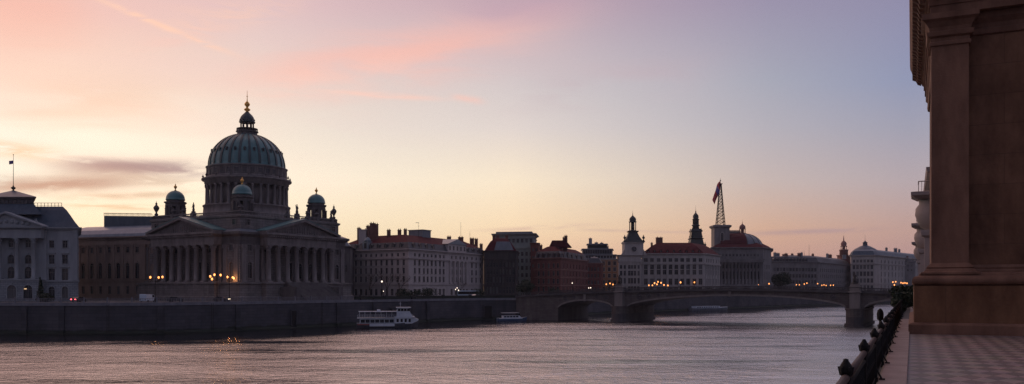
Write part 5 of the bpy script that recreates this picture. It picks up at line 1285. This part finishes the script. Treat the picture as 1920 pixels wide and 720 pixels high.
def panel_mb(L):
    b=MB(); n=int(L/.17)
    for k in range(1,n): 
        y=L*k/n; b.tube((0,y,.12),(0,y,.8),.014,n=5)
        if k%2==0: b.lathe([(.013,.45),(.03,.5),(.013,.55)],6,(0,y))
        c=[(0,y+.09*cos(t),.68+.09*sin(t)) for t in [pi*j/4 for j in range(9)]] if k%2 else []
        for p_,q_ in zip(c,c[1:]): b.tube(p_,q_,.009,n=3)
    b.box(-.02,.06,.1,.02,L-.06,.14); b.tube((0,.04,.8),(0,L-.04,.8),.03,n=8)
    return b
pn=panel_mb(4.2).mesh('picket_panel',['iron']); hr=MB(); hr.tube((0,.05,.93),(0,4.15,.93),.048,n=12); hrm=hr.mesh('handrail',['ironrail'])
for u in us[:-1]: link('picket_panel',pn,rl_,(V0,u,0)); link('handrail',hrm,rl_,(V0,u,0))
# shrubs spilling over the far part of the railing
for u,v,hh,r,lb in ((70,-.9,1.3,.8,'nearest dark shrub growing over the far end of the iron railing'),(80,-.8,1.7,1.1,'second dark shrub over the railing, behind the nearest one'),(88,-.7,2.4,1.5,'dark shrub on the railing just before the bridge end'),(102,-.5,2.6,1.8,'farthest dark shrub at the railing, under the right bridge arch')):
    x,y=U(v,u); tree('railing_shrub',lb,'shrub',x,y,9.95,hh,r,160,.14,'leafd',int(u),group='shrubs growing over the iron railing')
x,y=U(-2.6,84)
t=thing('mooring_lamp','dark rounded lamp post standing at the water side of the far railing','lamp post',(*U(-1.55,50),9.2)); b=MB(); b.tube((0,0,-1),(0,0,1.1),.07,n=8); b.tube((0,0,0),(.8,.35,0),.05,n=6); b.build('post',['iron'],t); b=MB(); b.lathe([(.08,1.05),(.16,1.12),(.18,1.4),(.13,1.6),(.03,1.7)],12); b.build('lamp_head',['iron'],t)

# ------------------------------------------------------------------ terrace building (corner at y = 41.5)
tb=thing('terrace_building','big brown sandstone building with corner pilaster, moulded plinth and deep cornice at the right edge','building',(0,0,10.0),FA)
vx0,vx1,u0,u1=1.0,16.0,42.3,59.4; Hh=14.0
b=MB(); b.prism([(vx0,u0),(vx1,u0),(vx1,u1),(vx0,u1)],2.0,Hh); b.build('wall',['fg'],tb)
def prof_ring(foot,prof,name,m='fgp'):
    b=MB(); b.sweep(foot,prof); return b.build(name,[m],tb)
base=[(vx0,u0),(2.45,u0),(2.45,u0)] 
body=[(vx0,u0),(vx1,u0),(vx1,u1),(vx0,u1)]
cp=[(.77,41.8),(2.23,41.8),(2.23,43.4),(.77,43.4)]       # corner pilaster
far_p=[(12.6,41.8),(14.0,41.8),(14.0,43.4),(12.6,43.4)]
foot_pl=[(.30,41.45),(vx1+.3,41.45),(vx1+.3,u1+.3),(.30,u1+.3)]
b=MB(); b.sweep(foot_pl,[(.44,0),(.44,.40),(.38,.46),(.27,.50),(.22,.50)]); b.build('skirting',['fgp'],tb)
b=MB(); pf=offset(foot_pl,-.22); 
b.prism(pf,.503,2.1); b.build('plinth',['fgq'],tb)
for ft,nm in ((foot_pl,'plinth_moulding'),):
    prof_ring(ft,[(.18,2.103),(.24,2.12)]+[(.1+.2*cos(t),2.32+.2*sin(t)) for t in [-pi/2+pi*j/8 for j in range(9)]]+[(.02,2.55),(.0,2.62),(-.12,2.68)],nm)
def pil_mould(ft,suf=''):
    b=MB(); b.sweep(ft,[(.42,2.6),(.42,2.68),(.3,2.72),(.24,2.8),(.16,2.86),(.2,2.9),(.14,2.97),(.04,3.06),(0,3.1)]); b.build('pilaster_base',['fgp'],tb)
    b=MB(); b.prism(ft,3.1,12.6); b.build('pilaster',['fgp'],tb)
    b=MB(); b.sweep(ft,[(.0,12.6),(.08,12.62),(.08,12.75),(.03,12.8),(.03,12.95),(.16,13.02),(.2,13.2),(.08,13.24),(.1,13.4),(.24,13.62),(.38,13.72),(.38,13.97)]); b.build('capital',['fgp'],tb)
pil_mould(cp); pil_mould(far_p)
wf=[(vx0,u0),(vx1,u0),(vx1,u1),(vx0,u1)]
b=MB(); b.sweep(wf,[(.0,2.6),(.22,2.64),(.22,2.75),(.1,2.82),(.12,2.9),(.02,3.0),(0,3.02)]); b.build('wall_base_moulding',['fgp'],tb)
b=MB(); b.sweep(wf,[(.0,13.0),(.1,13.04),(.14,13.25),(.04,13.3),(.06,13.5),(.22,13.7),(.22,13.96)]); b.build('frieze_moulding',['fgp'],tb)
# entablature and cornice: stepped, deep
ent=[(.72,41.7),(vx1+.3,41.7),(vx1+.3,u1),(.72,u1)]
b=MB(); b.sweep(ent,[(0,13.98),(0,14.35),(.06,14.36),(.06,14.62),(.14,14.7),(.2,14.85),(.22,15.0)]); b.build('architrave',['fgp'],tb)
b=MB(); b.sweep(ent,[(.2,15.0),(.28,15.05),(.3,15.2),(.62,15.22),(.66,15.22),(.66,15.55),(.70,15.58),(.74,15.75),(.82,15.95),(.84,16.2),(.8,16.22)]); b.build('cornice',['fgp'],tb)
mb_=MB(); mb_.extr([(0,0,0),(0,0,.55),(.5,0,.55),(.5,0,.4),(.3,0,.3),(.2,0,.08)],(0,-.16,0),(0,.16,0)); mm=mb_.mesh('modillion',['fgp'])
for k in range(24): link('modillion',mm,tb,(.72-.2,42.2+k*.73,14.62),pi)
for k in range(20): link('modillion',mm,tb,(1.0+k*.73,41.5,14.62),-pi/2)
b=MB(); b.sweep([(.9,42.2),(vx1,42.2),(vx1,u1-.3),(.9,u1-.3)],[(0,16.0),(0,17.6),(.2,17.7),(.2,18)]); b.build('attic',['fg'],tb)

# further terrace houses with balconies on round corbels
hs_=thing('balcony_terrace_house','pale terrace house whose balcony sits on a bulbous stone corbel, just past the brown building','terrace house',(0,0,10.0),FA,'terrace houses with round balconies')
def th_parts(r,u,du):
    b=MB(); b.box(1.75,u,0,15,u+du,12.2); b.build('wall',['fgh'],r)
    cx,cy=1.75,u+2.2
    b=MB(); b.lathe([(.3,7.0),(.5,7.1),(.55,7.3),(1.0,7.6),(1.3,8.1),(1.5,8.8),(1.45,9.4),(1.15,9.8),(1.2,10.2)],24,(cx,cy)); b.build('corbel',['fgh'],r)
    b=MB(); b.sweep([(cx-1.3,cy-1.4),(cx+1.2,cy-1.4),(cx+1.2,cy+1.4),(cx-1.3,cy+1.4)],[(0,10.2),(.25,10.35),(.5,10.5),(.55,10.8),(.3,10.85)]); b.build('balcony_slab',['fgh'],r)
    b=MB()
    for k in range(12): b.tube((cx-1.2,cy-1.3+k*.236,10.85),(cx-1.2,cy-1.3+k*.236,11.8),.03,n=4)
    for k in range(10): b.tube((cx-1.2+k*.26,cy-1.3,10.85),(cx-1.2+k*.26,cy-1.3,11.8),.03,n=4)
    b.tube((cx-1.2,cy-1.3,11.8),(cx-1.2,cy+1.3,11.8),.05,n=5); b.tube((cx-1.2,cy-1.3,11.8),(cx+1.2,cy-1.3,11.8),.05,n=5); b.build('balcony_railing',['fgh'],r)
    b=MB(); ft=[(cx-.72,u+.5),(cx+.2,u+.5),(cx+.2,u+1.6),(cx-.72,u+1.6)]; b.prism(ft,.6,6.6); b.sweep(ft,[(.15,0),(.15,.6)]); b.sweep(ft,[(0,6.6),(.25,6.8),(.3,7.1),(.3,7.3)]); b.build('pilaster',['fgh'],r)
    b=MB(); b.sweep([(1.75,u),(15,u),(15,u+du),(1.75,u+du)],[(0,12.2),(.5,12.5),(.6,12.9)]); b.build('cornice',['fgh'],r)
    for k in range(3):
        for z in (1.6,5.0,8.4):
            g=MB(); g.box(0,-.6,0,.05,.6,2.0); g.box(-.06,-.75,-.15,.045,.75,-.003,1) ; g.build('window',['glass','fgh'],r,(1.70,u+5.5+k*(du-7)/3,z))
for u,nm in ((86,None),(128,'second pale terrace house with a round balcony corbel, farther along'),(180,'third pale terrace house with a round balcony, farthest along the row')):
    r=hs_ if nm is None else thing('balcony_terrace_house',nm,'terrace house',(0,0,10.0),FA,'terrace houses with round balconies')
    th_parts(r,u,22)

# ------------------------------------------------------------------ evening haze over the river
hm=bpy.data.materials.new('evening_haze'); hm.use_nodes=True; N=hm.node_tree.nodes; N.remove(N['Principled BSDF']); pv=N.new('ShaderNodeVolumePrincipled')
pv.inputs['Color'].default_value=(.82,.86,1,1); pv.inputs['Density'].default_value=.00007; pv.inputs['Anisotropy'].default_value=.2; hm.node_tree.links.new(pv.outputs[0],N['Material Output'].inputs['Volume'])
b=MB(); b.box(-2450,-950,-4,2450,2650,92); tag(b.build('haze',[hm]),kind='stuff')

# ------------------------------------------------------------------ sky
w=bpy.data.worlds.new("World"); sc.world=w; w.use_nodes=True; N=w.node_tree.nodes; L=w.node_tree.links; bg=N['Background']; bg.inputs[1].default_value=.05
sky=N.new('ShaderNodeTexSky'); sky.sky_type='NISHITA'; sky.sun_disc=False; SE=1.5; SA=-28
sky.sun_elevation=radians(SE); sky.sun_rotation=radians(SA); sky.dust_density=3; sky.ozone_density=2; L.new(sky.outputs[0],bg.inputs[0])
def mth(op,a,b=None,c=None):
    n=N.new('ShaderNodeMath'); n.operation=op
    for i,v in enumerate((a,b,c)):
        if v is None: continue
        if isinstance(v,(int,float)): n.inputs[i].default_value=v
        else: L.new(v,n.inputs[i])
    return n.outputs[0]
tc=N.new('ShaderNodeTexCoord'); sp=N.new('ShaderNodeSeparateXYZ'); L.new(tc.outputs['Generated'],sp.inputs[0])
az=mth('MULTIPLY',mth('ARCTAN2',sp.outputs['X'],sp.outputs['Y']),180/pi)
zc_=mth('MINIMUM',mth('MAXIMUM',mth('ABSOLUTE',sp.outputs['Z']),0.0),1.0); el=mth('MULTIPLY',mth('ARCSINE',zc_),180/pi)
def ramp(stops,mx_=22.0):
    r=N.new('ShaderNodeValToRGB'); r.color_ramp.interpolation='EASE' if False else 'LINEAR'; L.new(mth('DIVIDE',el,mx_),r.inputs['Fac']); e=r.color_ramp.elements
    while len(e)<len(stops): e.new(.5)
    for i,(p_,c) in enumerate(stops): e[i].position=min(1,p_/mx_); e[i].color=(*c,1)
    return r.outputs['Color']
def mix(f,a,b,mode='MIX'):
    m=N.new('ShaderNodeMix'); m.data_type='RGBA'; m.blend_type=mode; m.clamp_factor=True
    for s_,v in ((0,f),(6,a),(7,b)):
        if isinstance(v,(int,float)): m.inputs[s_].default_value=v
        elif isinstance(v,tuple): m.inputs[s_].default_value=(*v,1)
        else: L.new(v,m.inputs[s_])
    return m.outputs[2]
def mrange(v,a,b,c=0,d=1,sm=True):
    m=N.new('ShaderNodeMapRange'); m.interpolation_type='SMOOTHSTEP' if sm else 'LINEAR'; m.clamp=True
    for i,q in enumerate((v,a,b,c,d)):
        if isinstance(q,(int,float)): m.inputs[i].default_value=q
        else: L.new(q,m.inputs[i])
    return m.outputs[0]
COLS=[(-31.0, [(0.0, (0.82, 0.596, 0.354)), (1.23, (0.646, 0.629, 0.45)), (3.37, (0.374, 0.608, 0.572)), (6.12, (0.479, 0.675, 0.696)), (9.13, (0.715, 0.777, 0.732)), (11.81, (0.749, 0.594, 0.526)), (16.14, (0.772, 0.448, 0.391))]),
(-16.7, [(0.0, (0.881, 0.56, 0.352)), (1.37, (0.851, 0.663, 0.437)), (3.77, (0.703, 0.7, 0.544)), (6.83, (0.778, 0.766, 0.671)), (10.18, (0.714, 0.675, 0.611)), (13.14, (0.7, 0.594, 0.542)), (17.91, (0.681, 0.471, 0.483))]),
(0.0, [(0.0, (0.783, 0.458, 0.333)), (1.43, (0.849, 0.54, 0.357)), (3.93, (0.891, 0.685, 0.466)), (7.13, (0.891, 0.753, 0.579)), (10.62, (0.701, 0.615, 0.58)), (13.7, (0.606, 0.536, 0.538)), (18.65, (0.498, 0.338, 0.391))]),
(16.7, [(0.0, (0.496, 0.282, 0.255)), (1.37, (0.58, 0.336, 0.274)), (3.77, (0.628, 0.392, 0.295)), (6.83, (0.533, 0.427, 0.411)), (10.18, (0.427, 0.392, 0.44)), (13.14, (0.36, 0.356, 0.431)), (17.91, (0.306, 0.258, 0.364))]),
(24.8, [(0.0, (0.383, 0.233, 0.255)), (1.3, (0.458, 0.278, 0.274)), (3.57, (0.502, 0.319, 0.288)), (6.47, (0.44, 0.355, 0.385)), (9.66, (0.334, 0.317, 0.4)), (12.47, (0.263, 0.279, 0.413)), (17.03, (0.259, 0.235, 0.357))])]
c=ramp(COLS[0][1])
for (a0,_),(a1,st) in zip(COLS,COLS[1:]): c=mix(mrange(az,a0,a1,sm=False),c,ramp(st))
rear=N.new('ShaderNodeValToRGB'); L.new(mth('DIVIDE',el,90),rear.inputs['Fac']); e=rear.color_ramp.elements; e[0].color=(.115,.103,.145,1); e[1].color=(.11,.13,.21,1); x_=e.new(.25); x_.color=(.168,.155,.225,1)
behind=mth('MAXIMUM',mrange(mth('ABSOLUTE',mth('ADD',az,12)),50,110),mrange(el,30,80))
c=mix(behind,c,rear.outputs['Color'])
c=mix(mth('MULTIPLY',mth('MULTIPLY',mrange(el,18.5,27),mrange(el,45,80,1,0)),mth('MULTIPLY',mrange(az,-75,-35),mrange(az,0,30,1,0))),c,(1.3,.80,.67))  # warm unseen cloud bank overhead, added to brighten the river's reflections
c=mix(mth('MULTIPLY',mth('MULTIPLY',mrange(el,18.5,30),mrange(el,45,80,1,0)),mth('MULTIPLY',mrange(az,-5,20),mrange(az,40,80,1,0))),c,(.68,.55,.66))  # mauve right-hand continuation of the added overhead bank
# clouds, laid out by bearing and height above the horizon
def pae(px,py): return math.degrees(atan2(px-960,1600)), math.degrees(math.atan((540-py)/hypot(1600,px-960)))
cbn=N.new('ShaderNodeCombineXYZ'); L.new(az,cbn.inputs[0]); L.new(el,cbn.inputs[1])
def noise(sx,sy,scale,detail,rot=0,dist=0,rough=.55):
    mp=N.new('ShaderNodeMapping'); mp.inputs['Scale'].default_value=(sx,sy,1); mp.inputs['Rotation'].default_value=(0,0,rot); L.new(cbn.outputs[0],mp.inputs[0])
    n=N.new('ShaderNodeTexNoise'); n.inputs['Scale'].default_value=scale; n.inputs['Detail'].default_value=detail; n.inputs['Distortion'].default_value=dist; n.inputs['Roughness'].default_value=rough; L.new(mp.outputs[0],n.inputs['Vector']); return n.outputs['Fac']
n1=noise(.12,.6,1.0,7,-.1,.6); n2=noise(.3,1.6,1,8,-.12,.8); n3=noise(.05,.3,1,4,-.1,.4)
def blob(p0,p1,wd,nz_=None,lo=.42,hi=.62,amt=1.0,warp=1.0,power=1.0):
    (a0,e0),(a1,e1)=pae(*p0),pae(*p1); cx,cy=(a0+a1)/2,(e0+e1)/2; hl=hypot(a1-a0,e1-e0)/2; t=atan2(e1-e0,a1-a0); wd=wd*.0358
    dx=mth('SUBTRACT',az,cx); dy=mth('SUBTRACT',el,cy)
    dy=mth('ADD',dy,mth('MULTIPLY',mth('SUBTRACT',n1,.5),warp*wd*1.6))
    u=mth('DIVIDE',mth('ADD',mth('MULTIPLY',dx,cos(t)),mth('MULTIPLY',dy,sin(t))),hl); v=mth('DIVIDE',mth('SUBTRACT',mth('MULTIPLY',dy,cos(t)),mth('MULTIPLY',dx,sin(t))),wd)
    d2=mth('ADD',mth('POWER',mth('ABSOLUTE',u),3.0),mth('MULTIPLY',v,v)); g=mth('EXPONENT',mth('MULTIPLY',d2,-1.0))
    if nz_ is not None: g=mth('MULTIPLY',g,mrange(nz_,lo,hi))
    return mth('MULTIPLY',g,amt)
c=mix(mth('MULTIPLY',mrange(n3,.45,.7),mth('MULTIPLY',mth('MULTIPLY',mrange(el,3,12),mrange(az,-18,2,1,0)),.3)),c,(.72,.50,.50))
SKYB=[((-60,205),(300,165),30,'n1',.2,.65,.5,2.0,(.60,.47,.42)),
 ((250,95),(420,40),14,'n2',.3,.6,.45,1.5,(.78,.5,.45)),
 ((120,372),(360,362),6,'n2',.3,.55,.55,1,(.12,.14,.18)),
((450,158),(1050,40),44,None,0,1,.6,1.4,(.80,.47,.43)),
 ((500,132),(980,52),26,'n1',.1,.7,.8,2.2,(.88,.45,.37)),
 ((490,172),(780,118),26,'n1',.3,.6,.6,1.5,(.88,.55,.47)),
 ((860,26),(1080,10),26,None,0,1,.5,1,(.50,.31,.39)),
 ((900,110),(1330,150),40,None,0,1,.22,1.5,(.60,.42,.44)),
 ((-60,30),(160,10),60,None,0,1,.4,1,(.80,.40,.33)),
 ((40,150),(340,190),42,'n1',.3,.6,.55,1.8,(.70,.52,.44)),
 ((320,42),(560,2),20,'n2',.32,.6,.7,1.6,(.80,.52,.44)),
 ((170,-8),(425,97),5,'n2',.3,.55,.85,.5,(.90,.56,.42)),
 ((600,172),(830,184),5,'n2',.3,.6,.7,1.2,(.90,.55,.46)),
 ((850,180),(905,190),6,'n2',.25,.5,.8,.8,(.88,.52,.44)),
 ((100,306),(400,320),13,'n2',.25,.5,1.0,1.4,(.02,.08,.22)),
 ((120,322),(330,312),9,'n1',.3,.5,.6,1.6,(.05,.12,.24)),
 ((-60,354),(270,338),15,'n1',.26,.46,.95,1.4,(.05,.10,.20)),
 ((200,330),(400,348),9,'n2',.3,.55,.5,1.3,(.18,.22,.26)),
 ((-60,270),(110,290),12,'n2',.3,.55,.6,1,(.5,.36,.24)),
 ((120,385),(330,392),5,'n2',.35,.6,.6,1,(.2,.22,.2)),
 ((900,433),(1110,422),4,'n2',.3,.55,.5,.8,(.55,.36,.34)),
 ((1400,438),(1640,430),4.5,'n2',.25,.5,.5,.8,(.34,.24,.31)),
 ((1060,430),(1330,436),3,'n2',.3,.55,.4,.8,(.5,.34,.34)),
 ((960,190),(1340,110),28,'n1',.3,.6,.3,1.2,(.50,.36,.40))]
for p0,p1,wd,nz_,lo,hi,amt,wp,cl in SKYB:
    c=mix(blob(p0,p1,wd,{'n1':n1,'n2':n2,None:None}[nz_],lo,hi,amt,wp),c,cl)
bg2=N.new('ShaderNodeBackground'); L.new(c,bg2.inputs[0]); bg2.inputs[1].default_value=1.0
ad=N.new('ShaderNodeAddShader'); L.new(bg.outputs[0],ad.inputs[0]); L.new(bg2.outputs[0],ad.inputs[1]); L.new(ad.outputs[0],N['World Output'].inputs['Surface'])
sun=bpy.data.lights.new('sun','SUN'); sun.energy=.35; sun.angle=radians(2); sun.color=(1,.55,.3); so=bpy.data.objects.new('sun',sun); col.objects.link(so)
sd=Vector((sin(radians(SA))*cos(radians(SE)),cos(radians(SA))*cos(radians(SE)),sin(radians(SE)))); so.rotation_euler=sd.to_track_quat('Z','Y').to_euler()

# ------------------------------------------------------------------ camera and render settings
cd=bpy.data.cameras.new('camera'); co=bpy.data.objects.new('camera',cd); col.objects.link(co); sc.camera=co
cd.sensor_width=36; cd.lens=30; cd.shift_y=180/1920; co.location=(0,0,H); co.rotation_euler=(pi/2,0,0); cd.clip_end=12000; cd.clip_start=.1
v=sc.view_settings; v.view_transform='Standard'; v.look='None'; v.gamma=1; v.use_curve_mapping=False; v.exposure=0
sc.render.engine='CYCLES'; cy=sc.cycles; cy.use_denoising=True; cy.denoising_prefilter='NONE'; cy.max_bounces=5; cy.diffuse_bounces=3; cy.glossy_bounces=3; cy.sample_clamp_indirect=3; cy.use_adaptive_sampling=True
cy.caustics_reflective=False
